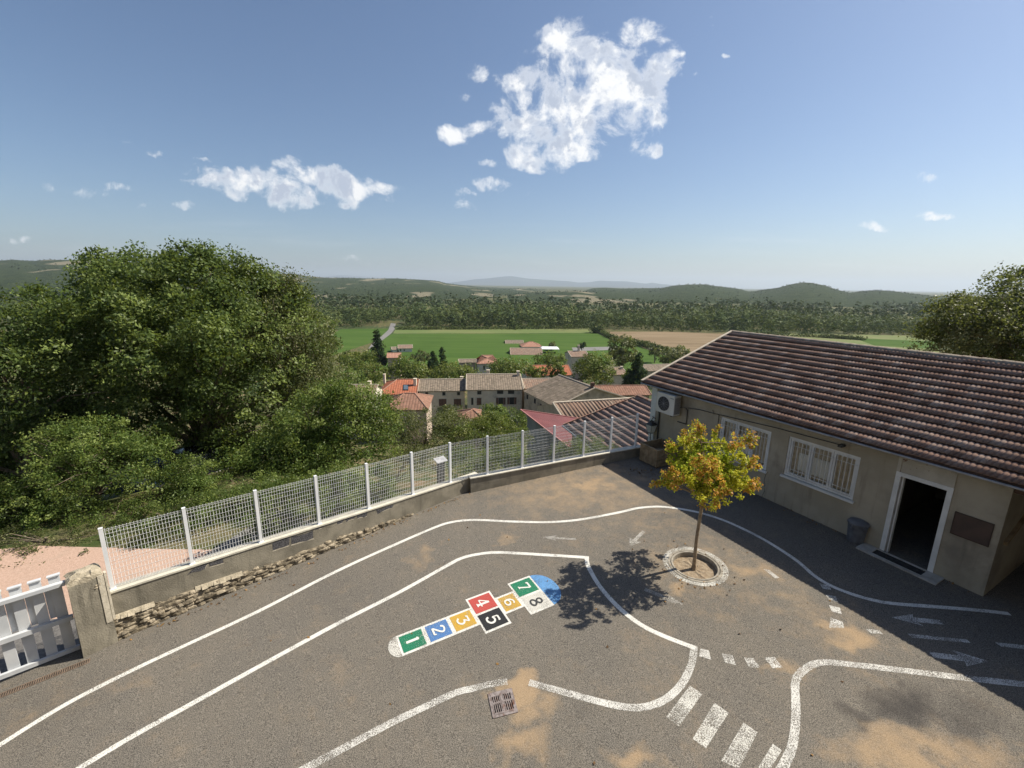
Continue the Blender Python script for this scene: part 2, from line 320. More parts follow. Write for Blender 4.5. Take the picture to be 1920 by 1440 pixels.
# ring hole for the tree: ground polygon with a hole made of two halves
RC = G(1303, 1060); RCx, RCy = RC[0], RC[1]; RR = .62
n_ = 28; circ = [(RCx+RR*math.cos(2*math.pi*i/n_), RCy+RR*math.sin(2*math.pi*i/n_)) for i in range(n_)]
import bmesh
bm = bmesh.new()
ov = [bm.verts.new(gp(*p)) for p in yard]; oe = [bm.edges.new((ov[i], ov[(i+1) % len(ov)])) for i in range(len(ov))]
iv = [bm.verts.new(gp(*p)) for p in circ]; ie = [bm.edges.new((iv[i], iv[(i+1) % n_])) for i in range(n_)]
bmesh.ops.triangle_fill(bm, use_beauty=True, edges=oe+ie)
bmesh.ops.recalc_face_normals(bm, faces=bm.faces)
for f in bm.faces:
    if f.normal.z < 0: f.normal_flip()
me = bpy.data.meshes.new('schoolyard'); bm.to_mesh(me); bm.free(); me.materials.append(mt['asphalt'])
yo = bpy.data.objects.new('schoolyard', me); COL.objects.link(yo); tag(yo, kind='structure')
# ---------------------------------------------------------------- painted markings
mt['p_white'] = paint('white_road_paint', (.74, .72, .66), .40)
mt['p_worn'] = paint('worn_white_paint', (.68, .66, .61), .46)
mt['p_faint'] = paint('faint_white_paint', (.55, .53, .48), .49)
mt['p_green'] = paint('green_paint', (.02, .19, .10), .39); mt['p_blue'] = paint('blue_paint', (.085, .20, .44), .40)
mt['p_lblue'] = paint('light_blue_paint', (.13, .31, .58), .41); mt['p_yellow'] = paint('yellow_paint', (.56, .34, .05), .42)
mt['p_red'] = paint('red_paint', (.46, .08, .065), .37); mt['p_black'] = paint('black_paint', (.025, .025, .027), .33)
mt['p_wornwhite2'] = paint('speckled_white_paint', (.66, .64, .58), .47)
def spline(P, k=6):
    P = [np.array(p[:2], float) for p in P]; out = []
    for i in range(len(P)-1):
        p0 = P[max(i-1, 0)]; p1 = P[i]; p2 = P[i+1]; p3 = P[min(i+2, len(P)-1)]
        for j in range(k):
            t = j/k; out.append(.5*((2*p1)+(-p0+p2)*t+(2*p0-5*p1+4*p2-p3)*t*t+(-p0+3*p1-3*p2+p3)*t**3))
    out.append(P[-1]); return out
def ribbon(paths, wd, name, m, label, cat='painted line', dz=.004, parent=None):
    V = []; F = []
    for k, (P, smooth) in enumerate(paths):
        Q = [G(*p)[:2] for p in P]; Q = spline(Q) if smooth else Q
        b = len(V)
        for i, q in enumerate(Q):
            t = Q[min(i+1, len(Q)-1)]-Q[max(i-1, 0)]; t = t/np.linalg.norm(t); nn = np.array([-t[1], t[0]])*wd/2
            jit = 1+rng.normal(0, .03); V.append(gp(*(q+nn*jit), dz+.0006*k)); V.append(gp(*(q-nn*jit), dz+.0006*k))
        for i in range(len(Q)-1): F.append((b+2*i, b+2*i+1, b+2*i+3, b+2*i+2))
    o = raw(name, V, F, m, parent, loc=V[len(V)//2] if parent is None else None)
    if parent is None: tag(o, label, cat)
    return o
L1P = [(-60, 1440), (0, 1397), (125, 1320), (248, 1257), (350, 1209), (487, 1145), (632, 1070.8), (748, 1018), (818, 988), (847.5, 979), (877, 975.5), (910, 975.5), (960, 978), (1030, 979), (1090, 974), (1160, 961), (1195, 953), (1232, 950), (1267, 953), (1310, 961), (1355, 975), (1400, 995), (1442, 1017.5), (1492, 1050), (1525, 1078), (1557, 1098), (1600, 1115), (1640, 1126), (1677, 1132), (1765, 1138.7), (1840, 1145), (1893, 1151)]
ribbon([(L1P, True)], .10, 'painted_line', mt['p_white'], 'long outer white line running below the fence and round beyond the young tree')
L2P = [(60, 1496), (150, 1440), (250, 1380), (359, 1320), (480, 1253), (632, 1170), (748, 1111), (835.8, 1062), (865, 1047), (895, 1039.5), (930, 1036), (980, 1038), (1101, 1045.5)]
L2Q = [(1100, 1043), (1103, 1062), (1125, 1100), (1160, 1139), (1200.6, 1170.8), (1243.7, 1192.4), (1304, 1215.5)]
ribbon([(L2P, True), (L2Q, True)], .105, 'painted_line', mt['p_white'], 'white line with a sharp corner under the tree shadow, running above the hopscotch')
L2R = [(1302, 1211), (1300, 1228), (1295, 1250), (1278, 1283), (1249.7, 1310), (1216.5, 1324), (1186, 1327), (1150, 1322), (1101.7, 1310), (1041, 1293.3), (992, 1280)]
L2S = [(951, 1278), (920.4, 1282.7), (884, 1291.8), (855, 1299), (792.5, 1327.5), (730, 1357.5), (650, 1400), (580, 1437), (500, 1480)]
ribbon([(L2R, True), (L2S, True)], .125, 'painted_line', mt['p_worn'], 'worn white line curving below the hopscotch and passing just above the square drain')
L3P = [(1455, 1462), (1467, 1440), (1483.7, 1405), (1491, 1362.5), (1492, 1317.5), (1490.7, 1285), (1496, 1267.5), (1512.5, 1252.5), (1532.5, 1243.7), (1560, 1242.5), (1640, 1251), (1765, 1266), (1865, 1277.5), (1960, 1287)]
ribbon([(L3P, True)], .125, 'painted_line', mt['p_worn'], 'white line bending at bottom right from the zebra stripes into the building shadow')
def quad(px, name, m, label, cat, group=None, dz=.004):
    V = [gp(*G(*p)[:2], dz) for p in px]; o = raw(name, V, [(0, 1, 2, 3)], m, None, loc=V[0])
    if o.data.polygons[0].normal.z < 0: o.data.flip_normals()
    return tag(o, label, cat, group)
def z4(P): return [(1100+x/4.174, 960+y/4.174) for x, y in P]
def z6(P): return [(860+x/3.3103, 1180+y/3.3103) for x, y in P]
def z5(P): return [(1440+x/4, 1080+y/4) for x, y in P]
for P, l in ((z4([(890, 1070), (955, 1085), (975, 1158), (878, 1128)]), 'white dash touching the line corner, leftmost of the four lower dashes'),
             (z4([(1058, 1108), (1140, 1120), (1168, 1200), (1085, 1180)]), 'second white dash from the line corner in the lower row of four'),
             (z4([(1230, 1140), (1305, 1145), (1358, 1220), (1270, 1215)]), 'third white dash of the lower row, sand dust along its lower edge'),
             (z4([(1388, 1140), (1470, 1135), (1532, 1217), (1455, 1224)]), 'rightmost white dash of the lower row of four, nearest the bend of the right-hand line')):
    quad(P, 'painted_dash', mt['p_worn'], l, 'painted dash', 'give way dashes of the lower row')
for P, l in ((z5([(385, 58), (455, 70), (475, 105), (410, 95)]), 'white dash in deep shadow, topmost of the short column near the door'),
             (z5([(430, 140), (510, 155), (525, 195), (465, 185)]), 'second white dash of the column, in shadow right at the sunlit edge'),
             (z5([(458, 220), (540, 240), (553, 288), (478, 265)]), 'sunlit white dash crossed by the shadow edge, third of the column'),
             (z5([(470, 312), (560, 345), (572, 392), (458, 388)]), 'square sunlit dash half covered by the orange sand patch'),
             (z5([(735, 398), (835, 408), (860, 437), (770, 430)]), 'thin white dash between the orange sand patch and the shadow edge'),
             (z4([(1385, 448), (1430, 455), (1508, 515), (1475, 520)]), 'faint dash by the shadow edge right of the tree ring')):
    quad(P, 'painted_dash', mt['p_worn'], l, 'painted dash', 'dashes near the shadow edge')
for P, l in ((z6([(1435, 350), (1512, 402), (1368, 605), (1288, 545)]), 'uppermost zebra stripe, closest to the curved line'),
             (z6([(1588, 457), (1676, 520), (1535, 740), (1452, 680)]), 'second zebra stripe from the top, fully in frame'),
             (z6([(1768, 580), (1855, 640), (1738, 870), (1630, 815)]), 'third zebra stripe, its lower end cut by the bottom of the picture'),
             ([(1449, 1395), (1466, 1407), (1436, 1455), (1418, 1445)], 'lowest zebra stripe, mostly out of frame beside the right-hand line')):
    quad(P, 'zebra_stripe', mt['p_wornwhite2'], l, 'zebra stripe', 'zebra crossing stripes')
for P, l in ((z5([(1045, 433), (1490, 478), (1525, 505), (1080, 462)]), 'long white dash in the building shadow between two arrows'),
             (z5([(1700, 498), (1960, 524), (1990, 556), (1750, 530)]), 'long white dash in the shadow cut by the right edge')):
    quad(P, 'painted_dash', mt['p_worn'], l, 'painted dash', 'centre line dashes in the shadow')
def arrow(tail, tip, label, m, wd=.09, hl=.36, hw=.30):
    a = G(*tail)[:2]; b = G(*tip)[:2]; d = (b-a)/np.linalg.norm(b-a); n = np.array([-d[1], d[0]]); h = b-d*hl
    V = [a+n*wd/2, a-n*wd/2, h-n*wd/2, h+n*wd/2, h-n*hw/2-d*.05, b, h+n*hw/2-d*.05, ]
    V = [gp(*v, .004) for v in V]; o = raw('painted_arrow', V, [(0, 1, 2, 3), (3, 2, 4, 5, 6)], m, None, loc=V[0])
    for p in o.data.polygons:
        if p.normal.z < 0: p.flip()
    return tag(o, label, 'painted arrow', 'direction arrows on the yard')
arrow((1080, 1011), (1016, 1007.5), 'faint white arrow pointing left, above the corner of the white line', mt['p_faint'], .08, .34, .24)
arrow((1207, 996), (1179, 1025), 'white arrow pointing down towards the tree shadow, left of the trunk', mt['p_faint'], .10, .34, .34)
arrow((1209, 1105), (1284, 1135), 'white arrow starting in the tree shadow and pointing right', mt['p_faint'], .11, .42, .30)
arrow((1766, 1167), (1672, 1158), 'white arrow in the building shadow pointing left, below the long line end', mt['p_worn'], .13, .42, .32)
arrow((1746, 1228), (1854, 1240), 'white arrow in the building shadow pointing right, lower right', mt['p_worn'], .13, .42, .36)
# hopscotch --------------------------------------------------------
hA = G(872.5, 1124.5)[:2]; hB = G(918, 1108)[:2]; hC = G(911.25, 1188.75)[:2]; hE = G(992.5, 1079.5)[:2]; hF = G(1036.25, 1135)[:2]; hD = G(957.5, 1168)[:2]
au = (hE-hA); au /= np.linalg.norm(au); av = np.array([au[1], -au[0]])
def axis():
    # along axis from 4/5 block top-left to 7/8 block top-right
    return au, av
HO = hA
def HS(u, v, dz): p = HO+au*u+av*v; return gp(p[0], p[1], dz)
cl = (hB-hA)@au; cw = (hC-hA)@av; u7 = (G(951.75, 1095.5)[:2]-hA)@au; u8 = (hE-hA)@au; v7 = (hE-hA)@av; cw2 = (hF-hE)@av
s1 = G(741.25, 1191.25)[:2]-hA; us = s1@au; vs = s1@av; s2 = G(755, 1228)[:2]-hA; vs2 = s2@av
hop = empty('hopscotch', HS(us, vs, 0), 'painted hopscotch of coloured numbered squares with white borders', 'hopscotch')
def hrect(u0, u1, v0, v1, dz, name, m):
    V = [HS(u0, v0, dz), HS(u0, v1, dz), HS(u1, v1, dz), HS(u1, v0, dz)]; o = raw(name, V, [(0, 1, 2, 3)], m, hop)
    if o.data.polygons[0].normal.z < 0: o.data.flip_normals()
    return o
vm = cw/2; sw = (vs2-vs)/2
stem0 = vm-sw*1.0; stem1 = vm+sw*1.0
lc = (0-us)/3
hrect(us, 0, stem0, stem1, .004, 'border', mt['p_white'])
hrect(0, cl, 0, cw, .004, 'border', mt['p_white'])
hrect(cl, u7, stem0, stem1, .004, 'border', mt['p_white'])
hrect(u7, u8, 0, cw, .004, 'border', mt['p_white'])
def fan(uc, sgn, r, ru, name, m, dz=.004):
    V = [HS(uc, vm, dz)]+[HS(uc+sgn*ru*math.cos(t), vm+r*math.sin(t), dz) for t in np.linspace(-math.pi/2, math.pi/2, 25)]
    F = [(0, i+1, i+2) for i in range(24)]; o = raw(name, V, F, m, hop)
    for p in o.data.polygons:
        if p.normal.z < 0: p.flip()
    return o
fan(us, -1, (stem1-stem0)/2, .20, 'start_half_disc', mt['p_wornwhite2'])
fan(u8, 1, cw/2*.97, .40, 'end_half_disc', mt['p_lblue'])
bw = .055
DIG = {  # thick strokes in a 4 x 6 box: (points, width)
 '1': [([(2, 0), (2, 6)], 1.1), ([(1.2, 5.2), (2, 6)], .5)],
 '2': [([(.5, 4.6), (.9, 5.6), (2, 5.9), (3.1, 5.3), (3.3, 4.3), (2.4, 2.9), (.6, .8)], .8), ([(.3, .45), (3.6, .45)], .9), ([(3.5, .4), (3.6, 1.5)], .45)],
 '3': [([(.6, 5.6), (3.3, 5.6)], .8), ([(3.2, 5.5), (1.9, 3.5)], .6), ([(1.9, 3.5), (3.1, 3.1), (3.5, 1.9), (2.7, .5), (1.4, .2), (.5, 1.1)], .85), ([(.6, 5.7), (.6, 4.7)], .5)],
 '4': [([(2.6, 0), (2.6, 6)], 1.0), ([(2.5, 5.8), (.3, 2.)], .55), ([(.2, 1.9), (3.9, 1.9)], .6), ([(1.7, .15), (3.5, .15)], .5)],
 '5': [([(3.3, 5.6), (1., 5.6)], .8), ([(1., 5.6), (.85, 3.4)], .5), ([(.85, 3.3), (2.2, 3.7), (3.3, 2.9), (3.3, 1.3), (2.2, .3), (.9, .4), (.5, 1.3)], .85), ([(3.3, 5.9), (3.3, 5.)], .4)],
 '6': [([(3.2, 5.2), (2.2, 5.8), (1., 4.6), (.6, 2.6), (.9, .8), (2., .2), (3.1, .8), (3.4, 2.), (2.8, 3.1), (1.8, 3.3), (.9, 2.6)], .8)],
 '7': [([(.4, 5.5), (3.6, 5.5)], .9), ([(3.5, 5.3), (1.7, .3)], .7), ([(.5, 5.6), (.5, 4.6)], .45), ([(1., .2), (2.6, .2)], .45)],
 '8': [([(2, 3.2), (.9, 4.1), (1., 5.4), (2, 5.9), (3., 5.4), (3.1, 4.1), (2, 3.2), (.6, 2.), (.8, .7), (2, .2), (3.2, .7), (3.4, 2.), (2, 3.2)], .75)]}
def digit(ch, u0, u1, v0, v1, m, par):
    # digits stand upright for someone walking from the start: their tops point along +u
    mb = MB(); un = (u1-u0)*.50/6; vn = (v1-v0)*.42/4; uc = (u0+u1)/2; vc = (v0+v1)/2; k = 0
    for pts, wd in DIG[ch]:
        Q = spline(pts, 4) if len(pts) > 3 else [np.array(p, float) for p in pts]
        for i, q in enumerate(Q[:-1]):
            a, b = Q[i], Q[i+1]; t = (b-a)/np.linalg.norm(b-a); n = np.array([-t[1], t[0]])*wd/2; e = t*.12
            if len(pts) > 3: a = a-e; b = b+e
            k += 1
            def mp(p): return HS(uc+(p[1]-3)*un, vc+(p[0]-2)*vn, .012+.00012*k)
            pts4 = [mp(a+n), mp(a-n), mp(b-n), mp(b+n)]
            nz_ = np.cross(np.array(pts4[1])-pts4[0], np.array(pts4[2])-pts4[0])[2]
            mb.poly(pts4, flip=nz_ < 0)
    return mb.build('numeral', m, par)
cells = [('1', us, us+lc, stem0, stem1, 'p_green', 'white'), ('2', us+lc, us+2*lc, stem0, stem1, 'p_blue', 'white'), ('3', us+2*lc, 0, stem0, stem1, 'p_yellow', 'white'),
         ('4', 0, cl, 0, vm, 'p_red', 'white'), ('5', 0, cl, vm, cw, 'p_black', 'white'), ('6', cl, u7, stem0, stem1, 'p_yellow', 'white'),
         ('7', u7, u8, 0, vm, 'p_green', 'white'), ('8', u7, u8, vm, cw, 'p_wornwhite2', 'black')]
mt['pn_white'] = paint('numeral_white', (.72, .70, .64), .30); mt['pn_black'] = paint('numeral_black', (.05, .05, .05), .33)
nm = {'p_green': 'green', 'p_blue': 'blue', 'p_yellow': 'yellow', 'p_red': 'red', 'p_black': 'black', 'p_wornwhite2': 'white'}
for ch, u0, u1, v0, v1, m, c in cells:
    e0 = bw*.6 if ch not in '45' else bw*.8
    sq = hrect(u0+bw*.75, u1-bw*.75, v0+(bw if v0 != vm else bw*.5), v1-(bw if v1 != vm else bw*.5), .008, 'square', mt[m]); sq['label'] = '%s square with a %s number %s' % (nm[m], c, ch)
    digit(ch, u0+bw*.3, u1-bw*.3, v0, v1, mt['pn_'+c], sq)
# ---------------------------------------------------------------- drain, tree ring
dq = [G(914, 1302), G(959, 1291), G(971, 1336), G(926, 1348)]
dc = sum(dq)/4; du = (dq[1]-dq[0])[:2]; Ld = np.linalg.norm(du); du = du/Ld; dv = np.array([du[1], -du[0]]); Wd_ = np.linalg.norm((dq[3]-dq[0])[:2])
def DR(a, b, z): p = dc[:2]+du*a+dv*b; return gp(p[0], p[1], z)
dr = empty('storm_drain', dc, 'square rusty cast iron storm drain grate with sand piled around it', 'drain grate')
mb = MB(); hx, hy = Ld/2, Wd_/2; fwid = .045
for (a0, a1, b0, b1) in ((-hx, hx, -hy, -hy+fwid), (-hx, hx, hy-fwid, hy), (-hx, -hx+fwid, -hy+fwid, hy-fwid), (hx-fwid, hx, -hy+fwid, hy-fwid)):
    mb.box(a0, a1, b0, b1, .004, .014, DR)
mb.build('frame', mt['iron'], dr)
mb = MB(); mb.poly([DR(-hx+.03, -hy+.03, .005), DR(hx-.03, -hy+.03, .005), DR(hx-.03, hy-.03, .005), DR(-hx+.03, hy-.03, .005)])
o = mb.build('pit', mt['pit'], dr)
mb = MB(); nb = 10; x0 = -hx+fwid; x1 = hx-fwid; st = (x1-x0)/nb
for i in range(nb+1): mb.box(x0+i*st-st*.23, x0+i*st+st*.23, -hy+fwid, hy-fwid, .007, .017, DR)
mb.box(x0, x1, -.035, .0, .0175, .019, DR); mb.box(x0, x1, -hy+fwid, -hy+fwid+.04, .0175, .019, DR); mb.box(x0, x1, hy-fwid-.03, hy-fwid, .0175, .019, DR)
mb.box(-.02, .02, -hy+fwid, hy-fwid, .0192, .0198, DR)
mb.build('bars', mt['iron'], dr)
ring = empty('tree_ring', RC, 'round stone kerb with a worn white painted ring around the young tree', 'tree kerb')
def ringmesh(prof, name, m, par, n=48, jit=0.):
    V = []; F = []
    for (r, z) in prof:
        for i in range(n): t = 2*math.pi*i/n; V.append(gp(RCx+r*math.cos(t), RCy+r*math.sin(t), z))
    for j in range(len(prof)-1):
        for i in range(n): F.append((j*n+i, j*n+(i+1) % n, (j+1)*n+(i+1) % n, (j+1)*n+i))
    return raw(name, V, F, m, par, smooth=False)
mt['kerbstone'] = M('kerb_stone', (.24, .215, .175), (.36, .325, .27), 9, .9, 5, .3, 50)
ringmesh([(.74, .004), (.60, .0045)], 'painted_band', mt['p_wornwhite2'], ring)
ringmesh([(.625, -.02), (.62, .012), (.565, .014), (.56, -.012), (.55, -.012), (.545, .016), (.505, .012), (.50, -.17)], 'kerb', mt['kerbstone'], ring)
V = [gp(RCx, RCy, -.09)]; F = []
for j, r in enumerate((.12, .25, .38, .51)):
    for i in range(24): t = 2*math.pi*i/24; V.append(gp(RCx+r*math.cos(t), RCy+r*math.sin(t), -.10+rng.normal(0, .012)))
for i in range(24):
    F.append((0, 1+i, 1+(i+1) % 24))
    for j in range(3): F.append((1+j*24+i, 1+(j+1)*24+i, 1+(j+1)*24+(i+1) % 24, 1+j*24+(i+1) % 24))
raw('soil', V, F, mt['soil'], ring)
# ---------------------------------------------------------------- boundary walls and fence
def wtop1(s): return float(np.interp(s, [-4.6, -1.9, 0.75, 3.5, 5], [.985, .93, .865, .822, .81]))
def wtop2(s): return float(np.interp(s, [-2.6, -1.8, .65, 1.9, 3.1, 4.5], [.84, .85, .918, .95, .97, .99]))
def zy(p, dz=0.): return (p[0], p[1], yz(p[0], p[1])+dz)
def wallmesh(L, s0, s1, wt, th0, th1, name, m, parent, zb=-.4, n=12, dtop=0., bot=None):
    V = []; F = []
    ss_ = np.linspace(s0, s1, n)
    for s in ss_:
        for off, hh in ((th0, 0), (th0, 1), (th1, 1), (th1, 0)):
            p = L(s, off); z = wt(s)+dtop if hh else (yz(*p)+zb if bot is None else bot(s)); V.append((p[0], p[1], z))
    for i in range(n-1):
        for k in range(4): a = i*4+k; b = i*4+(k+1) % 4; F.append((a, b, b+4, a+4))
    F += [(0, 3, 2, 1), ((n-1)*4, (n-1)*4+1, (n-1)*4+2, (n-1)*4+3)]
    return raw(name, V, F, m, parent)
w1 = empty('boundary_wall', (*L1(-4.9, .1), -.07), 'long low rendered wall with exposed cinder blocks and a rubble stone foot under the first six fence bays', 'wall')
wallmesh(L1, -4.95, 4.56, wtop1, .02, .22, 'wall', mt['concrete'], w1, zb=-1.5, dtop=-.04)
wallmesh(L1, -4.97, 4.56, wtop1, .0, .24, 'coping', mt['conctop'], w1, bot=lambda s: wtop1(s)-.038)
# exposed cinder blocks: dark patches where render has fallen off, as pictured
def wallpt(x, y): a = np.array([*L1(0), 0]); b = np.array([*L1(1), 0]); p = planeq(a, b, x, y); return float((p[:2]-c1)@d1), float(p[2])
BLK = [[(350, 1078), (372, 1062), (393, 1052), (384, 1066)], [(392, 1057), (417, 1048), (420, 1056), (394, 1064)], [(511, 1018), (544, 1006), (542, 1023), (512, 1033)], [(546, 1006), (587, 996), (588, 1010), (547, 1022)],
       [(590, 990), (611, 984), (603, 991), (589, 994)], [(632, 978), (646, 973), (642, 981), (633, 983)], [(648, 974), (668, 966), (664, 973), (650, 978)], [(669, 967), (690, 958), (688, 968), (671, 972)], [(706, 957), (739, 945), (736, 951), (708, 963)]]
mb = MB(); mb2 = MB()
for q in BLK:
    P = [wallpt(*p) for p in q]; cs = sum(p[0] for p in P)/4; cz = sum(p[1] for p in P)/4
    def ex(P, k, off):
        out = []
        for i in range(4):
            a, b = P[i], P[(i+1) % 4]
            for t in (0, .33, .66):
                s = a[0]+(b[0]-a[0])*t; z = a[1]+(b[1]-a[1])*t; j = rng.normal(0, .012)
                out.append((*L1(cs+(s-cs)*k, off), min(cz+(z-cz)*k+j, wtop1(s)-.045)))
        return out
    a = ex(P, 1.0, .017); b = ex(P, 1.0, .012); mb.poly(a[::-1])
    lo = [(*L1(cs+(p[0]-cs)*1.06, .0185), cz+(p[1]-cz)*1.12-.012) for p in (P[3], P[2])]
    mb2.poly([(*L1(cs+(P[3][0]-cs)*1.02, .0175), P[3][1]+.005), (*L1(cs+(P[2][0]-cs)*1.02, .0175), P[2][1]+.005), lo[1], lo[0]])
mb.build('exposed_blocks', mt['block'], w1); mb2.build('mortar_edge', mt['mortar'], w1)
# rubble foot: individual stones in one part
def stonefoot():
    V = []; F = []
    def rock(c, sx, sy, sz):
        b = len(V); nr = 5
        for j, (k, zz) in enumerate(((.75, -1), (1.05, -.3), (1.0, .45), (.6, 1))):
            for i in range(nr+2):
                t = 2*math.pi*i/(nr+2); r = k*(1+rng.normal(0, .14))
                q = (sx*r*math.cos(t), sy*r*math.sin(t)); V.append((c[0]+d1[0]*q[0]-d1[1]*q[1], c[1]+d1[1]*q[0]+d1[0]*q[1], c[2]+sz*zz*(1+rng.normal(0, .1))))
        m = nr+2
        for j in range(3):
            for i in range(m): F.append((b+j*m+i, b+j*m+(i+1) % m, b+(j+1)*m+(i+1) % m, b+(j+1)*m+i))
        F.append([b+3*m+i for i in range(m)])
    s = -4.85
    while s < 2.1:
        # height of the stone foot falls from .52 m at the pillar to nothing near the sixth post
        top = float(np.interp(s, [-4.9, -3.5, -1.9, 0, 1.3, 2.1], [.50, .42, .30, .20, .10, .03]))
        z = .03
        while z < top:
            sz = rng.uniform(.028, .055); sxx = rng.uniform(.06, .17); off = .03-rng.uniform(-.01, .035)-(top-z)*.10
            p = L1(s+rng.uniform(-.06, .06), off); rock((p[0], p[1], yz(*p)+z), sxx, .055, sz); z += sz*1.95
        s += rng.uniform(.13, .2)
    return raw('rubble_foot', V, F, mt['stone'], w1)
stonefoot()
mt['mortar_dk'] = M('earth_joint', (.10, .085, .06), (.27, .225, .16), 9, .98, 6, .8, 40)
mt['mortar_d'] = M('crumbly_mortar', (.30, .26, .19), (.46, .40, .30), 10, .95, 6, .8, 40)
wallmesh(L1, -4.95, 2.0, lambda s: yz(*L1(s))+float(np.interp(s, [-4.9, -3.5, -1.9, 0, 1.3, 2.1], [.46, .38, .26, .16, .07, .0])), -.018, .019, 'mortar_bed', mt['mortar_dk'], w1)
mb = MB()
for s0, s1 in ((-4.85, -4.0), (-3.3, -2.4)):
    for i in range(8):
        a = s0+(s1-s0)*i/8; b = s0+(s1-s0)*(i+1)/8
        za, zb_ = (yz(*L1(a))+float(np.interp(a, [-4.9, -3.5, -1.9], [.53, .46, .34]))), (yz(*L1(b))+float(np.interp(b, [-4.9, -3.5, -1.9], [.53, .46, .34])))
        wd_ = .065+.025*math.sin(i*2.1)-.03*(i in (0, 7))
        mb.poly([(*L1(a, -wd_), za-.07), (*L1(b, -wd_), zb_-.07), (*L1(b, .0185), zb_+.01), (*L1(a, .0185), za+.01)])
mb.build('mortar_ledge', mt['mortar_d'], w1)
w2 = empty('low_wall', (*L2(-2.5, .1), .3), 'short low concrete wall beyond the kink, running to the planter', 'wall')
wallmesh(L2, -2.42, 4.5, wtop2, .02, .24, 'wall', mt['concrete'], w2, zb=-5., dtop=-.035)
wallmesh(L2, -2.44, 4.5, wtop2, .0, .26, 'coping', mt['conctop'], w2, bot=lambda s: wtop2(s)-.033)
S1 = [-4.567, -3.274, -1.932, -.586, .751, 2.125, 3.469]; S2 = [-1.82, -.559, .656, 1.88, 3.048, 4.205]
posts = [(*L1(s, .10), wtop1(s)) for s in S1]+[(*L2(s, .10), wtop2(s)) for s in S2]
fence = empty('mesh_fence', posts[0], 'white welded mesh fence on posts along the top of the boundary wall', 'fence')
FH = 1.30
for i, p in enumerate(posts):
    e = np.array([*d1, 0]) if i < 7 else np.array([*d2, 0]); nn = np.array([-e[1], e[0], 0]); rr = .032
    def fr(a, b, z, p=p, e=e, nn=nn): return (p[0]+e[0]*a+nn[0]*b, p[1]+e[1]*a+nn[1]*b, p[2]+z)
    mb = MB(); mb.box(-rr, rr, -rr, rr, .0, FH+.02, fr); mb.box(-rr-.002, rr+.002, -rr-.002, rr+.002, FH+.021, FH+.03, fr); mb.box(-.055, .055, -.055, .055, .001, .012, fr)
    mb.build('post', mt['whitemetal'], fence)
for i in range(12):
    a = np.array(posts[i]); b = np.array(posts[i+1]); e = (b-a); L = np.linalg.norm(e[:2]); eh = e/np.linalg.norm(e); nn = np.array([-eh[1], eh[0], 0]); nn /= np.linalg.norm(nn)
    mb = MB(); n = 24; r = .0036
    for k in range(1, n):
        p = a+e*k/n+nn*.0; 
        if abs(k-0) < 1: continue
        mb.beam(p+np.array([0, 0, .045]), p+np.array([0, 0, FH+.0]), r, n=3, caps=False)
    hs = [.055, .10, .19, .30, .41, .52, .60, .66, .77, .88, .99, 1.10, 1.19, 1.25, 1.285]
    for z in hs:
        q = .018 if z in (.60, .10, 1.19) else .0065
        mb.beam(a+e*.035+np.array([0, 0, z])-nn*q, b-e*.035+np.array([0, 0, z])-nn*q, r*1.15, n=3, caps=False)
    mb.build('mesh_panel', mt['whitemetal'], fence)
# gate pillar ------------------------------------------------------
pa = G(157.5, 1234); pb = G(221.7, 1203); pe = (pb-pa)[:2]; pL = np.linalg.norm(pe); pe /= pL; pn = np.array([-pe[1], pe[0]])
pil = empty('gate_pillar', pa, 'rough rendered gate pillar with a crumbling top between the white gate and the fence', 'pillar')
def PF(a, b, z): p = pa[:2]+pe*a+pn*b; return (p[0], p[1], z)
V = []; F = []
nz_, nx_ = 9, 7
prof = []
def pring(z, sh, jit):
    pts = []
    for i in range(nx_): pts.append((i/(nx_-1)*pL, 0))
    for i in range(1, 5): pts.append((pL, i/4*.42))
    for i in range(1, nx_): pts.append((pL-i/(nx_-1)*pL, .42))
    for i in range(1, 4): pts.append((0, .42-i/4*.42))
    out = []
    for (a, b) in pts:
        a2 = pL/2+(a-pL/2)*sh; b2 = .21+(b-.21)*sh; out.append(PF(a2+rng.normal(0, jit), b2+rng.normal(0, jit), z+rng.normal(0, jit)))
    return out
zb = yz(pa[0], pa[1]); rings = [pring(zb-.2, 1, .002), pring(zb+.02, 1, .004), pring(.3, 1, .004), pring(.6, .995, .004), pring(.9, .99, .004), pring(1.2, .985, .006), pring(1.42, .98, .008), pring(1.50, .95, .012), pring(1.55, .80, .016), pring(1.575, .45, .014)]
for r_ in rings: V += r_
m_ = len(rings[0])
for j in range(len(rings)-1):
    for i in range(m_): F.append((j*m_+i, j*m_+(i+1) % m_, (j+1)*m_+(i+1) % m_, (j+1)*m_+i))
F.append([(len(rings)-1)*m_+i for i in range(m_)])
raw('shaft', V, F[:m_*6], mt['concrete'], pil); raw('cap', V, F[m_*6:], mt['mortar_d'], pil)
mb = MB(); mb.box(pL-.10, pL-.012, -.012, .02, .42, 1.46, PF); mb.box(pL, pL+.035, .0, .10, .45, 1.47, PF)
mb.build('corner_mortar', mt['mortar'], pil)
def rocks(parent, name, cs, m):
    V = []; F = []
    for (c, r) in cs:
        b = len(V); k = 7
        for j, (q, zz) in enumerate(((.6, -.9), (1.05, -.2), (.95, .5), (.45, .95))):
            for i in range(k):
                t = 2*math.pi*i/k; rr = r*q*(1+rng.normal(0, .15)); V.append((c[0]+rr*math.cos(t), c[1]+rr*math.sin(t), c[2]+r*.6*zz))
        for j in range(3):
            for i in range(k): F.append((b+j*k+i, b+j*k+(i+1) % k, b+(j+1)*k+(i+1) % k, b+(j+1)*k+i))
        F.append([b+3*k+i for i in range(k)])
    return raw(name, V, F, m, parent)
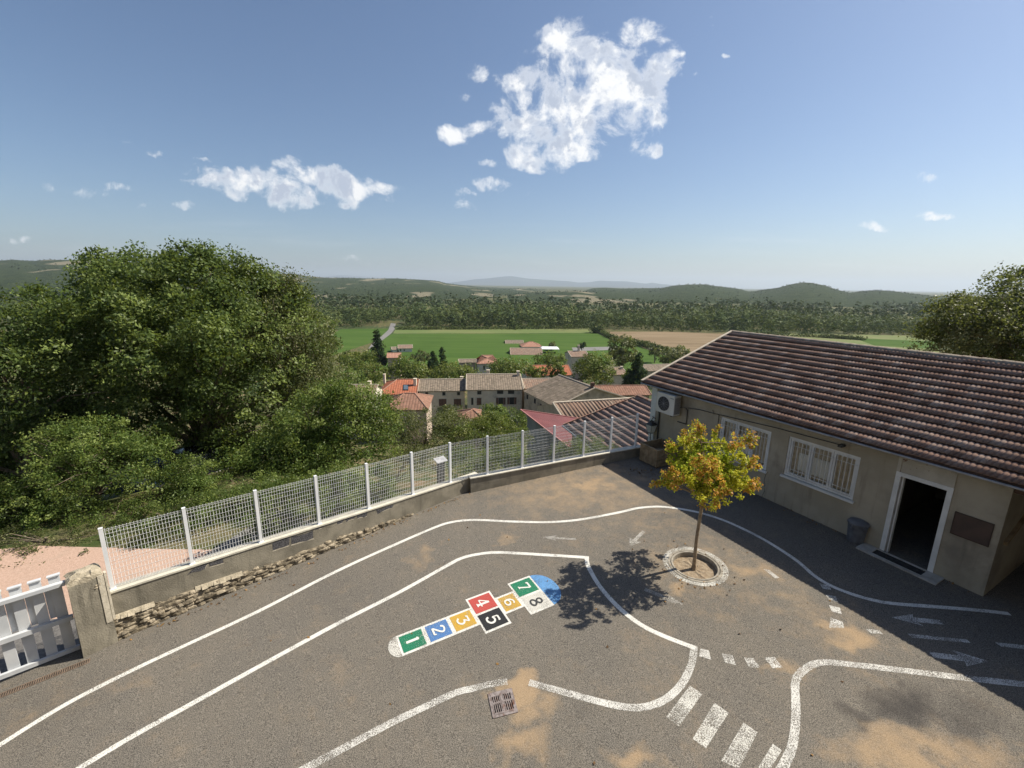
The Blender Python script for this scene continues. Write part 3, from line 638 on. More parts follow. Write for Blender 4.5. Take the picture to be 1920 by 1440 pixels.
rocks(pil, 'exposed_stones', [(PF(pL+rng.uniform(-.02, .05), rng.uniform(-.02, .3), zb+.04+.07*k), rng.uniform(.045, .08)) for k in range(7)]+[(PF(pL*.78+rng.uniform(-.04, .04), .02, 1.27+rng.uniform(-.04, .04)), .035) for k in range(5)], mt['stone'])
# gate -------------------------------------------------------------
gr3 = np.array([gateR[0], gateR[1], -.10]); ge = gd
gate = empty('picket_gate', gr3, 'white wooden gate with vertical pickets left of the rough pillar', 'gate')
gn = np.array([-ge[1], ge[0]]);  # towards the yard?
if gn@np.array([0, -1.]) < 0: gn = -gn
def GF(a, b, z): p = gateR+ge*a+gn*b; return (p[0], p[1], z)
mt['gatewood'] = M('white_gate_paint', (.50, .52, .54), (.60, .61, .62), 2, .55)
zbot = float(planeq(np.array([*gateR, 0]), np.array([*gateL, 0]), 0, 1272)[2])
for nm_, (z0, z1, b0, b1) in {'top_rail': (1.36, 1.43, .0, .10), 'middle_rail': (.60, .69, .0, .075), 'bottom_rail': (-.08, .0, .0, .06)}.items():
    mb = MB(); mb.box(.0, 5.2, b0, b1, z0, z1, GF); mb.build(nm_, mt['gatewood'], gate)
k = 0; a = .06
while a < 5.0:
    mb = MB(); mb.box(a, a+.15, -.045, -.005, -.06, 1.56, GF); mb.box(a-.012, a+.162, -.06, .02, 1.562, 1.585, GF); mb.build('picket', mt['gatewood'], gate)
    mb = MB(); mb.box(a+.155, a+.24, -.075, -.05, .70, 1.355, GF); mb.build('rear_board', mt['gatewood'], gate); a += .245
# channel drain in front of the gate
ca = G(165, 1240)[:2]; cb = G(0, 1305)[:2]; ce = (cb-ca)/np.linalg.norm(cb-ca); cn = np.array([-ce[1], ce[0]])
chd = empty('channel_drain', (*ca, yz(*ca)), 'narrow rusty channel drain grating across the gate entrance', 'channel drain')
def CF(a, b, z): p = ca+ce*a+cn*b; return (p[0], p[1], yz(p[0], p[1])+z)
mb = MB(); mb.box(-.01, 5, -.065, -.05, .002, .010, CF); mb.box(-.01, 5, .05, .065, .002, .010, CF); mb.box(-.03, -.01, -.065, .065, .002, .010, CF)
mt['rust'] = M('rusty_steel', (.13, .095, .07), (.21, .155, .115), 12, .8); mb.build('frame', mt['rust'], chd)
mb = MB()
for i in range(160): mb.box(i*.031, i*.031+.016, -.05, .05, .003, .009, CF)
mb.build('grating', mt['rust'], chd)
mb = MB(); mb.poly([CF(-.01, -.05, .0025), CF(5, -.05, .0025), CF(5, .05, .0025), CF(-.01, .05, .0025)]); mb.build('channel', mt['pit'], chd)
# ---------------------------------------------------------------- the school building
school = empty('school_building', B(-8, 2.4, .6), 'low rendered school building with a long brown tiled roof, barred windows, open door', 'building')
ULw, URw = -12.45, -2.585; ZG = -4.5; ZE = 3.30; EAV = .35; RW = 4.77; ZR = 5.10; U0, U1 = -12.775, 7.0
def wall_holes(u0, u1, z0, z1, holes, rev=.16, fr=B, w=0., zt=None):
    us = sorted(set([u0, u1]+[h[0] for h in holes]+[h[1] for h in holes])); zs = sorted(set([z0, z1]+[h[2] for h in holes]+[h[3] for h in holes]))
    mb = MB()
    for i in range(len(us)-1):
        for j in range(len(zs)-1):
            cu_, cz_ = (us[i]+us[i+1])/2, (zs[j]+zs[j+1])/2
            if any(h[0] < cu_ < h[1] and h[2] < cz_ < h[3] for h in holes): continue
            mb.poly([fr(us[i], w, zs[j]), fr(us[i+1], w, zs[j]), fr(us[i+1], w, zs[j+1]), fr(us[i], w, zs[j+1])])
    for h in holes:
        a, b, c, d = h[:4]
        mb.poly([fr(a, w, c), fr(a, w, d), fr(a, w+rev, d), fr(a, w+rev, c)]); mb.poly([fr(b, w, d), fr(b, w, c), fr(b, w+rev, c), fr(b, w+rev, d)])
        mb.poly([fr(a, w, c), fr(a, w+rev, c), fr(b, w+rev, c), fr(b, w, c)]); mb.poly([fr(a, w, d), fr(b, w, d), fr(b, w+rev, d), fr(a, w+rev, d)])
    return mb
win1 = (-9.35, -7.60, 1.50, 2.76); win2 = (-7.075, -5.245, 1.60, 2.80); door = (-4.475, -3.43, .60, 2.745)
mb = wall_holes(ULw, URw, ZG, 3.28, [win1, win2, door])
mb.poly([B(ULw, 0, ZG), B(ULw, 0, 3.28), B(ULw, 9.4, 3.28), B(ULw, 9.4, ZG)]); mb.poly([B(ULw, 0, 3.28), B(ULw, RW, 4.95), B(ULw, 9.4, 3.28)])
mb.poly([B(URw, 0, ZG), B(URw, 4.6, ZG), B(URw, 4.6, 3.5), B(URw, 0, 3.28)])
mb.poly([B(ULw, 9.4, ZG), B(ULw, 9.4, 3.28), B(7, 9.4, 3.28), B(7, 9.4, ZG)])
mb.poly([B(URw, 4.6, ZG), B(7, 4.6, ZG), B(7, 4.6, 3.6), B(URw, 4.6, 3.6)]); mb.poly([B(7, 0, ZG), B(7, 9.4, ZG), B(7, 9.4, 3.28), B(7, 0, 3.28)]); mb.poly([B(7, 0, 3.28), B(7, 9.4, 3.28), B(7, RW, 4.95)])
mb.build('wall', mt['render'], school)
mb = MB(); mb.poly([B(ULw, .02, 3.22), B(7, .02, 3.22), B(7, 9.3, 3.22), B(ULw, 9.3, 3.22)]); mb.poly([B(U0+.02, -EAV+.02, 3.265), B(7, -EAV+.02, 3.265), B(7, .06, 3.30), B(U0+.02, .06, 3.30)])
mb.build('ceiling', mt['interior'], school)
# room behind the door and windows
mb = MB(); mb.poly([B(ULw+.2, .25, .585), B(URw-.1, .25, .585), B(URw-.1, 4.5, .585), B(ULw+.2, 4.5, .585)]); mb.build('floor', mt['woodfloor'], school)
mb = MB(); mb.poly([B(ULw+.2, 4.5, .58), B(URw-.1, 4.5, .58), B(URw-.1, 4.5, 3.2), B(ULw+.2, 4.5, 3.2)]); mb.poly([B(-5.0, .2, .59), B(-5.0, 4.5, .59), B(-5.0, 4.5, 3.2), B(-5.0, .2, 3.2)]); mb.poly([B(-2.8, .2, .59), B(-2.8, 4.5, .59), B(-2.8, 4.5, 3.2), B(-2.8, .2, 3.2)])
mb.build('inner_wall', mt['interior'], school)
# windows
def window(h, lab):
    a, b, c, d = h; e = tuple(np.array(B((a+b)/2, 0, c)))
    f = 0.05; mb = MB()
    def rim(u0, u1, z0, z1, t, w0, w1):
        mb.box(u0, u1, w0, w1, z0, z0+t, B); mb.box(u0, u1, w0, w1, z1-t, z1, B); mb.box(u0, u0+t, w0, w1, z0+t, z1-t, B); mb.box(u1-t, u1, w0, w1, z0+t, z1-t, B)
    rim(a, b, c, d, .06, .03, .12)
    W_ = (b-a-.12)/3; inner = []
    for k in range(3):
        u0 = a+.06+k*W_; rim(u0+.005, u0+W_-.005, c+.062, d-.062, .055, .045, .10); inner.append((u0+.06, u0+W_-.06))
    fr_ = mb.build('window', mt['white'], school); fr_['label'] = lab
    mb = MB(); mb.box(a-.05, b+.05, -.07, .03, c-.065, c-.004, B); mb.build('sill', mt['white'], fr_)
    mb = MB()
    for (u0, u1) in inner: mb.poly([B(u0-.01, .075, c+.1), B(u1+.01, .075, c+.1), B(u1+.01, .075, d-.1), B(u0-.01, .075, d-.1)])
    mb.build('pane', mt['glassc'], fr_)
    V = []; F = []; T = []
    for (u0, u1) in inner:
        n = 40; b0 = len(V)
        for i in range(n+1):
            u = u0-.04+(u1-u0+.08)*i/n; ww = .15+.018*math.sin(i*1.25)+.01*math.sin(i*3.1)
            V += [B(u, ww, c+.08), B(u, ww, d-.08)]
        for i in range(n): F.append((b0+2*i, b0+2*i+2, b0+2*i+3, b0+2*i+1))
    raw('curtain', V, F, mt['curtain'], fr_, smooth=True)
    mb = MB()
    for k, (u0, u1) in enumerate(inner[:2]):
        lo_, hi_ = (u0+.02+(.16 if k == 0 else 0), u1-.03)
        mb.poly([B(lo_, .10, c+.25), B(hi_, .10, c+.25), B(hi_, .10, d-.42), B(lo_, .10, d-.42)])
    mb.build('paper_sheet', mt['poster'], fr_)
    mb = MB()
    for (u0, u1) in inner:
        for k in range(1, 5): u = u0+(u1-u0)*(k-.5)/4; mb.beam(B(u, .0, c+.07), B(u, .0, d-.07), .010, n=4)
    for z in (c+.24, d-.24): mb.beam(B(a+.04, -.004, z), B(b-.04, -.004, z), .009, n=4, up=(1, 0, 0))
    mb.build('bars', mt['white'], fr_)
m, t, b = newmat('window_pane', .06, .6); b.inputs['Base Color'].default_value = (.02, .02, .02, 1); tr = t.add('ShaderNodeBsdfTransparent', ins={0: (.90, .91, .90, 1)})
lw = t.add('ShaderNodeFresnel', ins={0: 1.5}); gl = t.add('ShaderNodeBsdfGlossy', ins={0: (.9, .9, .9, 1), 1: .04})
mx = t.add('ShaderNodeMixShader', ins={0: lw.outputs[0], 1: tr.outputs[0], 2: gl.outputs[0]}); t.l.new(mx.outputs[0], t.n['Material Output'].inputs[0]); mt['glassc'] = m
window(win1, 'far barred window partly behind the young tree'); window(win2, 'near barred window with paper sheets behind the glass')
# door frame, transom panel
mb = MB(); a, b_, c, d = door
mb.box(a, a+.10, -.02, .13, c, d, B); mb.box(b_-.10, b_, -.02, .13, c, d, B); mb.box(a+.10, b_-.10, -.02, .13, d-.10, d, B); mb.box(a+.115, a+.15, .05, .14, c, d-.10, B)
mb.build('door_frame', mt['white'], school)
mb = MB(); mb.box(a+.02, b_+.0, -.012, .0, d+.005, 3.2, B); mb.box(a-.0, a+.07, -.03, -.0125, d+.006, 3.22, B); mb.box(b_-.07, b_, -.03, -.0125, d+.006, 3.22, B)
mt['transom'] = M('cracked_pale_render', (.42, .38, .31), (.50, .46, .38), 3, .9, 6, .3, 30, c3=(.16, .09, .06), s3=7, lo3=.60, hi3=.66); mb.build('transom_panel', mt['transom'], school)
# step with mat
st = empty('door_step', B(-4.0, -.2, .6), 'worn concrete door step with rounded corners around a dark mat', 'step')
def BS(u, w_, dz): p = B(u, w_, 0); return (p[0], p[1], yz(p[0], p[1])+dz)
mb = MB(); mb.box(-4.80, -4.50, -.44, -.02, -.1, .035, BS); mb.box(-3.52, -3.22, -.44, -.02, -.1, .035, BS); mb.box(-4.50, -3.52, -.44, -.35, -.1, .035, BS); mb.box(-4.50, -3.52, -.07, -.02, -.1, .038, BS)
mb.build('slab', M('worn_step_concrete', (.34, .32, .28), (.46, .44, .40), 6, .9, 6, .3, 40), st)
mb = MB(); mb.box(-4.49, -3.53, -.345, -.075, -.02, .02, BS); mb.build('mat', mt['black'], st)
for k in range(14):
    pass
# brown notice board
mb = MB(); u0, u1, z0, z1 = -3.32, -2.70, 1.715, 2.245
nb_ = empty('notice_board', B(-3.0, -.02, 1.98), 'blank dark brown notice board fixed to the wall right of the door', 'notice board')
mb.box(u0+.012, u1-.012, -.022, -.002, z0+.012, z1-.012, B); mb.build('panel', mt['board'], nb_)
mb = MB(); mb.box(u0, u1, -.03, -.0015, z0, z0+.012, B); mb.box(u0, u1, -.03, -.0015, z1-.012, z1, B); mb.box(u0, u0+.012, -.03, -.0015, z0+.012, z1-.012, B); mb.box(u1-.012, u1, -.03, -.0015, z0+.012, z1-.012, B)
mb.build('frame', M('board_trim', (.06, .04, .03)), nb_)
# air conditioner ---------------------------------------------------
ac = empty('air_conditioner', B(-11.8, -.2, 2.2), 'off-white outdoor air conditioning unit mounted under the far roof corner', 'air conditioner')
wf, wb = -.46, -.13; a0 = FU(1231, 752, .46)[0]; a1 = FU(1264, 760, .46)[0]; z1 = FU(1232, 735, .46)[1]; z0 = z1-.72
mb = MB(); mb.box(a0, a1, wf, wb, z0, z1, B); mb.box(a0-.004, a1+.004, wf-.004, wb+.004, z1+.001, z1+.02, B); mb.box(a0, a1, wf-.008, wf-.0015, z0, z0+.03, B); casing = mb.build('casing', mt['acbody'], ac)
mb = MB()
cxa, cza, ra = a0+.36, (z0+z1)/2, .27
pts = [B(cxa+ra*math.cos(t), wf-.006, cza+ra*math.sin(t)) for t in np.linspace(0, 2*math.pi, 33)[:-1]]; mb.poly(pts); mb.build('fan_opening', mt['pit'], casing)
mb = MB()
for k in range(1, 8):
    r_ = ra*k/7
    for i in range(24): t0, t1 = 2*math.pi*i/24, 2*math.pi*(i+1)/24; mb.beam(B(cxa+r_*math.cos(t0), wf-.014, cza+r_*math.sin(t0)), B(cxa+r_*math.cos(t1), wf-.014, cza+r_*math.sin(t1)), .004, n=3, up=(.1, .2, 1), caps=False)
for i in range(12): t0 = math.pi*i/6; mb.beam(B(cxa, wf-.016, cza), B(cxa+ra*math.cos(t0), wf-.016, cza+ra*math.sin(t0)), .004, n=3, caps=False)
mb.build('fan_grille', M('grille_grey', (.30, .30, .30)), ac)
mb = MB(); 
for k in range(9): mb.box(a1+.001, a1+.012, wf+.03+k*.033, wf+.045+k*.033, z0+.05, z1-.05, B)
mb.box(a1-.20, a1-.04, wf-.006, wf-.0015, z1-.10, z1-.075, B); mb.build('vents_and_badge', M('ac_dark_trim', (.22, .22, .22)), casing)
for q_ in (a0+.1, a1-.15):
    mb = MB(); mb.box(q_, q_+.05, wf+.02, -.005, z0-.05, z0-.005, B); mb.build('bracket', mt['darkmetal'], ac)
mb = MB(); mb.tube([B(a1+.05, -.2, 2.7), B(a1+.22, -.1, 2.72), B(a1+.25, -.03, 2.62), B(a1+.25, -.03, 2.10), B(a1-.15, -.03, 2.08)], .016, 6); mb.build('hose', mt['darkmetal'], ac)
# cable along the facade, with clips
mb = MB(); P = [B(a1+.28, -.025, 2.72), B(-10.2, -.025, 2.78), B(-9.6, -.025, 2.80), B(-7.5, -.025, 2.93), B(-5.72, -.025, 2.98)]
mb.tube(P, .012, 5); mb.beam(B(-9.62, -.025, 2.8), B(-9.62, -.10, 2.93), .012, n=5); mb.beam(B(-9.42, -.025, 2.3), B(-9.42, -.025, 2.82), .01, n=5)
o = mb.build('wall_cable', mt['darkmetal'], None, loc=P[1]); tag(o, 'dark cable clipped along the school wall above the windows', 'cable')
fl = empty('wall_lamp_arm', B(-5.7, -.1, 2.98), 'small dark fitting at the end of the cable above the near window', 'wall fitting')
mb = MB(); mb.box(-5.74, -5.64, -.16, -.002, 2.95, 3.02, B); mb.build('housing', mt['darkmetal'], fl)
mb = MB(); mb.beam(B(-5.69, -.14, 3.0), B(-5.55, -.22, 3.06), .02, .035, n=8); mb.build('head', mt['darkmetal'], fl)
# crack in the wall and pipes at the far corner
mb = MB(); mb.tube([B(-12.0, -.04, .5), B(-12.0, -.04, 2.25)], .03, 8); o = mb.build('drain_pipe', mt['darkmetal'], None, loc=B(-12, -.04, .5)); tag(o, 'dark vertical pipe beside the far corner of the school wall', 'pipe')
mb = MB(); mb.box(ULw-.04, ULw+.22, -.03, -.002, .5, 3.2, B); o = mb.build('corner_strip', mt['white'], school)
for (u, z, nseg) in ((-7.55, 1.48, 10),):
    mb = MB(); pu, pz = u, z
    for i in range(nseg):
        qu, qz = pu+rng.normal(.0, .035), pz-.088; mb.poly([B(pu-.008, -.0025, pz), B(qu-.006, -.0025, qz), B(qu+.006, -.0025, qz), B(pu+.008, -.0025, pz)][::-1]); pu, pz = qu, qz
    mb.build('wall_crack', mt['darkmetal'], school)
# porch at the right end
mb = MB(); mb.box(URw+.02, 7, .0, .16, 3.02, 3.20, B); mb.build('porch_beam', mt['woodred'], school)
mb = MB(); mb.beam(B(URw+.01, .35, 1.78), B(URw+.01, 2.3, 2.65), .07, n=4); mb.build('porch_brace', mt['wood'], school)
mb = MB(); mb.beam(B(2.5, .12, .45), B(2.5, .12, 3.0), .09, n=4); mb.build('porch_post', mt['wood'], school)
bench = empty('bench', B(-1.1, 1.4, .5), 'dark bench in the shade of the porch with a pale front edge', 'bench')
mb = MB(); mb.box(-2.2, 1.5, 1.1, 1.55, .88, .93, B); mb.build('seat', mt['wood'], bench)
for u in (-2.1, -.4, 1.3):
    mb = MB(); mb.box(u, u+.08, 1.15, 1.5, .45, .88, B); mb.build('leg', mt['woodred'], bench)
mb = MB(); mb.box(-2.2, 1.5, 1.08, 1.099, .88, .935, B); mb.build('edge_strip', mt['kerbstone'], bench)
# roof --------------------------------------------------------------
def roof_sheet(P, eu, ev, Lu, Lv, name, m, parent, course=.388, period=.15, amp=.013, lip=.05, samp=8, thick=.0, jitter=.006, shift=True, under=True, offu=0.):
    """tiled slope: P = eave corner, eu = unit along eave, ev = unit up the slope; courses overlap with a lip"""
    P, eu, ev = (np.array(q, float) for q in (P, eu, ev)); nn = np.cross(eu, ev); nn = nn if nn[2] > 0 else -nn
    nc = int(round(Lv/course)); cr_ = Lv/nc; nu = max(2, int(Lu/period*samp)); us = np.linspace(0, Lu, nu+1)
    V = []; F = []; T = []
    for k in range(nc):
        ph = (us/period+(.5 if (k % 2 and shift) else 0))
        tid = np.floor((us+offu)/(period*2)+(.5 if k % 2 else 0)); jt = rng.normal(0, jitter, 4000)[(tid.astype(int)) % 4000]; jv = rng.normal(0, jitter*1.4, 4000)[(tid.astype(int)) % 4000]
        wv_ = amp*np.abs(np.sin(math.pi*ph))*2-amp
        rows = []
        for r_, (vv, hh, q) in enumerate(((k*cr_+.05, -.004, .2), (k*cr_+.035, -.002, .3), (k*cr_-.02, lip, 1.), ((k+1)*cr_-.02, .003, 1.))):
            base = len(V); rows.append(base)
            vs_ = vv+(jv if r_ in (1, 2) else 0); hs_ = hh+wv_*q+(jt if r_ == 2 else 0)+(0 if r_ else -.02)
            pts = P+us[:, None]*eu+(np.ones_like(us)*vs_)[:, None]*ev+(np.ones_like(us)*hs_)[:, None]*nn
            V.extend(pts.tolist()); T.extend([(u+offu+(period if k % 2 else 0), k*cr_+.1, 0) for u in us])
        for a, b in ((1, 2), (2, 3)):
            for i in range(nu): F.append((rows[a]+i, rows[a]+i+1, rows[b]+i+1, rows[b]+i))
    if under:
        b0 = len(V); V += [tuple(P-nn*.045), tuple(P+eu*Lu-nn*.045), tuple(P+eu*Lu+ev*Lv-nn*.045), tuple(P+ev*Lv-nn*.045)]; T += [(0, 0, 0)]*4; F.append((b0, b0+1, b0+2, b0+3))
    F = [f for f in F]; 
    quads = np.array(F, dtype=np.int32)
    return raw(name, V, quads, m, parent, tile=T)
mt['tile_school'] = tilemat('brown_roof_tile', [(.25, .155, .115), (.31, .195, .145), (.36, .24, .185), (.28, .18, .14), (.44, .325, .26), (.32, .20, .15)], .20, .388, dirt=(.12, .085, .065), dirtamt=.55)
eaveL = np.array(B(U0, -EAV, ZE)); evs = np.array(B(U0, RW, ZR))-eaveL; Lv = np.linalg.norm(evs); evs /= Lv
roof_sheet(eaveL, UU, evs, U1-U0, Lv, 'roof', mt['tile_school'], school, course=Lv/14, period=.10, amp=.014, lip=.045, shift=False, jitter=.004)
eb = np.array(B(U0, 2*RW+EAV, ZE)); evb = np.array(B(U0, RW, ZR))-eb; evb /= np.linalg.norm(evb)
mb = MB(); mb.poly([eb, eb+UU*(U1-U0), eb+UU*(U1-U0)+evb*Lv, eb+evb*Lv]); mb.build('back_roof', mt['terracotta'], school)
V = []; F = []
u = U0; k = 0; mb = MB()
while u < U1:
    Lq = .42; mb.cur = 0
    for i in range(8):
        t0, t1 = math.pi*i/8, math.pi*(i+1)/8
        def rp(uu, t, r): return B(uu, RW-r*math.cos(t), ZR-.03+r*math.sin(t)*.8)
        r0, r1 = .13, .115
        mb.poly([rp(u, t0, r0), rp(u, t1, r0), rp(u+Lq+.02, t1, r1), rp(u+Lq+.02, t0, r1)])
    mb.poly([rp(u, t, .13) for t in np.linspace(0, math.pi, 9)]); u += Lq
mt['ridge'] = M('lichen_ridge', (.22, .17, .13), (.34, .28, .22), 6, .95, 6, .6, 25, c3=(.40, .38, .30), s3=4)
mb.build('ridge', mt['ridge'], school)
# verge board on the left gable, gutter line under the eave
mb = MB()
A_ = np.array(B(U0, -EAV, ZE)); C_ = np.array(B(U0, RW, ZR)); ups = np.array([0, 0, 1.])
for s_, (o0, o1, z0_, z1_) in enumerate(((-.05, .06, .035, .075), (-.035, -.01, -.13, .034))):
    mb.hexa([A_+UU*o0+ups*z0_, A_+UU*o1+ups*z0_, C_+UU*o1+ups*z0_, C_+UU*o0+ups*z0_, A_+UU*o0+ups*z1_, A_+UU*o1+ups*z1_, C_+UU*o1+ups*z1_, C_+UU*o0+ups*z1_])
mb.build('verge', mt['verge'], school)
mb = MB(); mb.beam(B(U0, -EAV-.02, ZE-.055), B(U1, -EAV-.02, ZE-.055), .028, n=8); mb.build('gutter', mt['gutter'], school)
for u in np.arange(U0+.3, -1.6, .55): mb = MB(); mb.box(u, u+.06, -EAV+.02, -.002, 3.20, 3.262, B); mb.build('rafter_end', mt['woodred'], school)
# ---------------------------------------------------------------- lantern, planter, bin
lp = FU(1221, 803, .2); lan = empty('wall_lantern', B(-12.72, -.12, 1.5), 'black lantern with frosted glass hanging by the far corner of the school', 'lantern')
LU, LW, LZ = lp[0], -.2, lp[1]-.14
def LF(a, b, z): return B(LU+a, LW+b, LZ+z)
mb = MB()
def frust(m_, r0, r1, z0, z1, n=4):
    P0 = [LF(r0*math.cos(math.pi/4+2*math.pi*i/n), r0*math.sin(math.pi/4+2*math.pi*i/n), z0) for i in range(n)]; P1 = [LF(r1*math.cos(math.pi/4+2*math.pi*i/n), r1*math.sin(math.pi/4+2*math.pi*i/n), z1) for i in range(n)]
    for i in range(n): m_.poly([P0[i], P0[(i+1) % n], P1[(i+1) % n], P1[i]])
    m_.poly(P0[::-1]); m_.poly(P1); return P0, P1
g0, g1 = frust(mb, .13, .23, -.02, .30); mb.build('glass', mt['lampglass'], lan)
mb = MB(); frust(mb, .26, .08, .302, .40); frust(mb, .08, .09, .401, .45); frust(mb, .13, .10, -.045, -.022); mb.beam(LF(0, 0, .45), LF(0, 0, .50), .02, n=6)
for i in range(4): mb.beam(g0[i], g1[i], .009, n=4)
mb.beam(LF(0, 0, -.02), LF(0, 0, -.35), .014, n=6); mb.build('frame', mt['darkmetal'], lan)
mb = MB(); mb.tube([LF(0, 0, .50), LF(.03, 0, .58), LF(.18, .0, .60), B(ULw-.01, .02, LZ+.55)], .014, 6); mb.build('hanging_arm', mt['darkmetal'], lan); mb = MB(); mb.tube([LF(0.02, 0, -.33), B(ULw-.01, .02, LZ-.33)], .012, 6); mb.build('lower_arm', mt['darkmetal'], lan)
pA, pB_, pC = G(1199, 863)[:2], G(1231, 879)[:2], None
e1 = (pB_-pA); l1 = np.linalg.norm(e1); e1 /= l1; e2 = np.array([-e1[1], e1[0]]); e2 = e2 if e2[0] > 0 else -e2
pz = yz(*pB_)
plt_ = empty('planter', (*pB_, pz), 'big wooden plank planter box in the shaded corner between low wall and school', 'planter')
def PL(a, b, z): p = pA+e1*a+e2*b; return (p[0], p[1], pz+z)
l2 = 1.05; hh = .68; mb = MB(); n = 8
for i in range(n): q = l1/n; mb.box(i*q+.005, (i+1)*q-.005, -.02-.004*(i % 2), .02, .05, hh, PL); mb.box(i*q+.005, (i+1)*q-.005, l2-.02, l2+.02, .05, hh, PL)
n = 10
for sx_ in (0, l1): 
    for i in range(5): mb.box(sx_-.02 if sx_ else -.018, sx_+.02, .022, l2-.022, .05+i*(hh-.05)/5+.006, .05+(i+1)*(hh-.05)/5-.006, PL)
mb.build('planks', mt['wood'], plt_)
mb = MB(); mb.box(-.03, l1+.03, -.035, .03, hh+.001, hh+.03, PL); mb.box(-.03, l1+.03, l2-.03, l2+.035, hh+.001, hh+.03, PL); mb.box(-.03, .03, .031, l2-.031, hh+.001, hh+.03, PL); mb.box(l1-.03, l1+.03, .031, l2-.031, hh+.001, hh+.03, PL)
mb.build('rim', mt['wood'], plt_)
mb = MB(); mb.poly([PL(.02, .02, .36), PL(l1-.02, .02, .36), PL(l1-.02, l2-.02, .36), PL(.02, l2-.02, .36)]); mb.build('soil', mt['soil'], plt_)
for (a, b) in ((.02, .02), (l1-.1, .02), (.02, l2-.1), (l1-.1, l2-.1)): mb = MB(); mb.box(a, a+.08, b, b+.08, -.03, .05, PL); mb.build('foot', mt['woodred'], plt_)
bc = G(1603, 1014); bn_ = empty('litter_bin', bc, 'round grey plastic litter bin with a lid standing against the wall left of the door', 'litter bin')
V, F = lathe([(.0, .0), (.17, .0), (.18, .02), (.215, .48), (.225, .48), (.225, .51), (.205, .512)], bc, 28); raw('body', V, F, mt['bin'], bn_, smooth=False)
V, F = lathe([(.235, .505), (.24, .525), (.20, .575), (.10, .605), (.0, .61)], bc, 28); raw('lid', V, F, mt['bin'], bn_, smooth=True)
mb = MB(); mb.box(-.045, .045, -.26, -.225, .42, .50, lambda a, b, z: (bc[0]+a, bc[1]+b, bc[2]+z)); mb.tube([(bc[0]-.2, bc[1]-.08, bc[2]+.50), (bc[0]-.28, bc[1]-.12, bc[2]+.45), (bc[0]-.2, bc[1]-.1, bc[2]+.40)], .012, 6); mb.build('handle', mt['bin'], bn_)
# small pale lectern-like sign on a dark post behind the fence
sp = planeq(np.array([*L1(0, .9), 0]), np.array([*L1(1, .9), 0]), 826, 862)
sgn = empty('information_panel', (sp[0], sp[1], sp[2]-1.0), 'pale slanted information panel on a dark stand just behind the fence', 'information panel')
def SG(a, b, z): p = sp[:2]+d1*a+np.array([-d1[1], d1[0]])*b; return (p[0], p[1], sp[2]+z+b*.35)
mb = MB(); mb.box(-.20, .20, -.13, .13, -.012, .012, SG); mb.build('panel', M('grey_board', (.36, .36, .37), (.44, .44, .45)), sgn)
mb = MB(); mb.box(-.13, .13, -.04, .04, -1.5, -.014, lambda a, b, z: (sp[0]+d1[0]*a-d1[1]*b, sp[1]+d1[1]*a+d1[0]*b, sp[2]+z)); mb.build('stand', mt['darkmetal'], sgn)
mb = MB(); mb.box(-.14, -.02, .02, .08, .0125, .0135, SG); mb.box(.02, .12, -.06, .05, .0125, .0135, SG); mb.build('printed_patches', M('printed_grey', (.3, .3, .32)), sgn)
# ---------------------------------------------------------------- terrain
from mathutils import noise as mnoise
def T(x, y):
    x = np.asarray(x, float); y = np.asarray(y, float)
    off = (x-c1[0])*(-d1[1])+(y-c1[1])*d1[0]; s = (x-c1[0])*d1[0]+(y-c1[1])*d1[1]
    off2 = (x-c2[0])*(-d2[1])+(y-c2[1])*d2[0]; s2 = (x-c2[0])*d2[0]+(y-c2[1])*d2[1]; off = np.where(s2 > -2.4, np.maximum(off, off2), off)
    off = off-4.8*np.clip((-6.5-x)/3, 0, 1)*np.clip((off-1)/2, 0, 1)
    k_ = np.clip((y-20)/12, 0, 1); off = off*(1-k_)+np.maximum(y-14, off*0)*k_
    near = np.clip(GA*x+GB*y, -.7, .8)*np.exp(-np.maximum(off, 0)/25)-.12
    drop = np.interp(off, [1.7, 3.5, 6, 12, 25, 50, 72, 100], [0, .15, 1.0, 3.4, 9.0, 18.5, 23.0, 27.88])
    bank = np.interp(s, [0, 2.5, 6], [0, .75, 1.3])*np.interp(off, [.15, .8, 8, 20], [0, 1, 1, 0])
    bank2 = 4.8*np.interp(s2, [-1.0, 2.0], [0, 1])*np.interp(off2, [.28, 1.5, 15, 38], [0, 1, 1, 0])
    return near-drop-bank-bank2
ZV = -28.0
def hit(x, y, zo=0.):
    d = ray(x, y); t = 8.
    for _ in range(6000):
        p = CAM+d*t
        if p[2] < T(p[0], p[1])+zo: return p
        t *= 1.0015
    return p
def axis_(a, b, n, far, m):
    core = np.linspace(a, b, n); st = core[1]-core[0]; up = b+np.cumsum(st*np.exp(np.linspace(0, math.log(far/st/6), m))); return core, up
cx_, ux_ = axis_(-32, 32, 129, 42000, 46); xs = np.concatenate([-ux_[::-1], cx_, ux_])
cy_, uy_ = axis_(-8, 64, 145, 42000, 46); _, dy_ = axis_(-8, 64, 145, 2000, 14); ys = np.concatenate([-8-(dy_[::-1]-64), cy_, uy_])
def inpoly(px, py, P):
    r = np.zeros(px.shape, bool); n = len(P)
    for i in range(n):
        x1, y1 = P[i]; x2, y2 = P[(i+1) % n]
        c = ((y1 > py) != (y2 > py)) & (px < (x2-x1)*(py-y1)/(y2-y1+1e-12)+x1); r ^= c
    return r
X, Y = np.meshgrid(xs, ys); Z = T(X, Y)
Z = Z+np.where((X < -18) | (Y > 25), 1, 0)*0
ins = inpoly(X, Y, [tuple(map(float, p[:2])) for p in yard]); Z = np.where(ins, GA*X+GB*Y-.45, Z)
nx, ny = len(xs), len(ys); idx = np.arange(nx*ny).reshape(ny, nx)
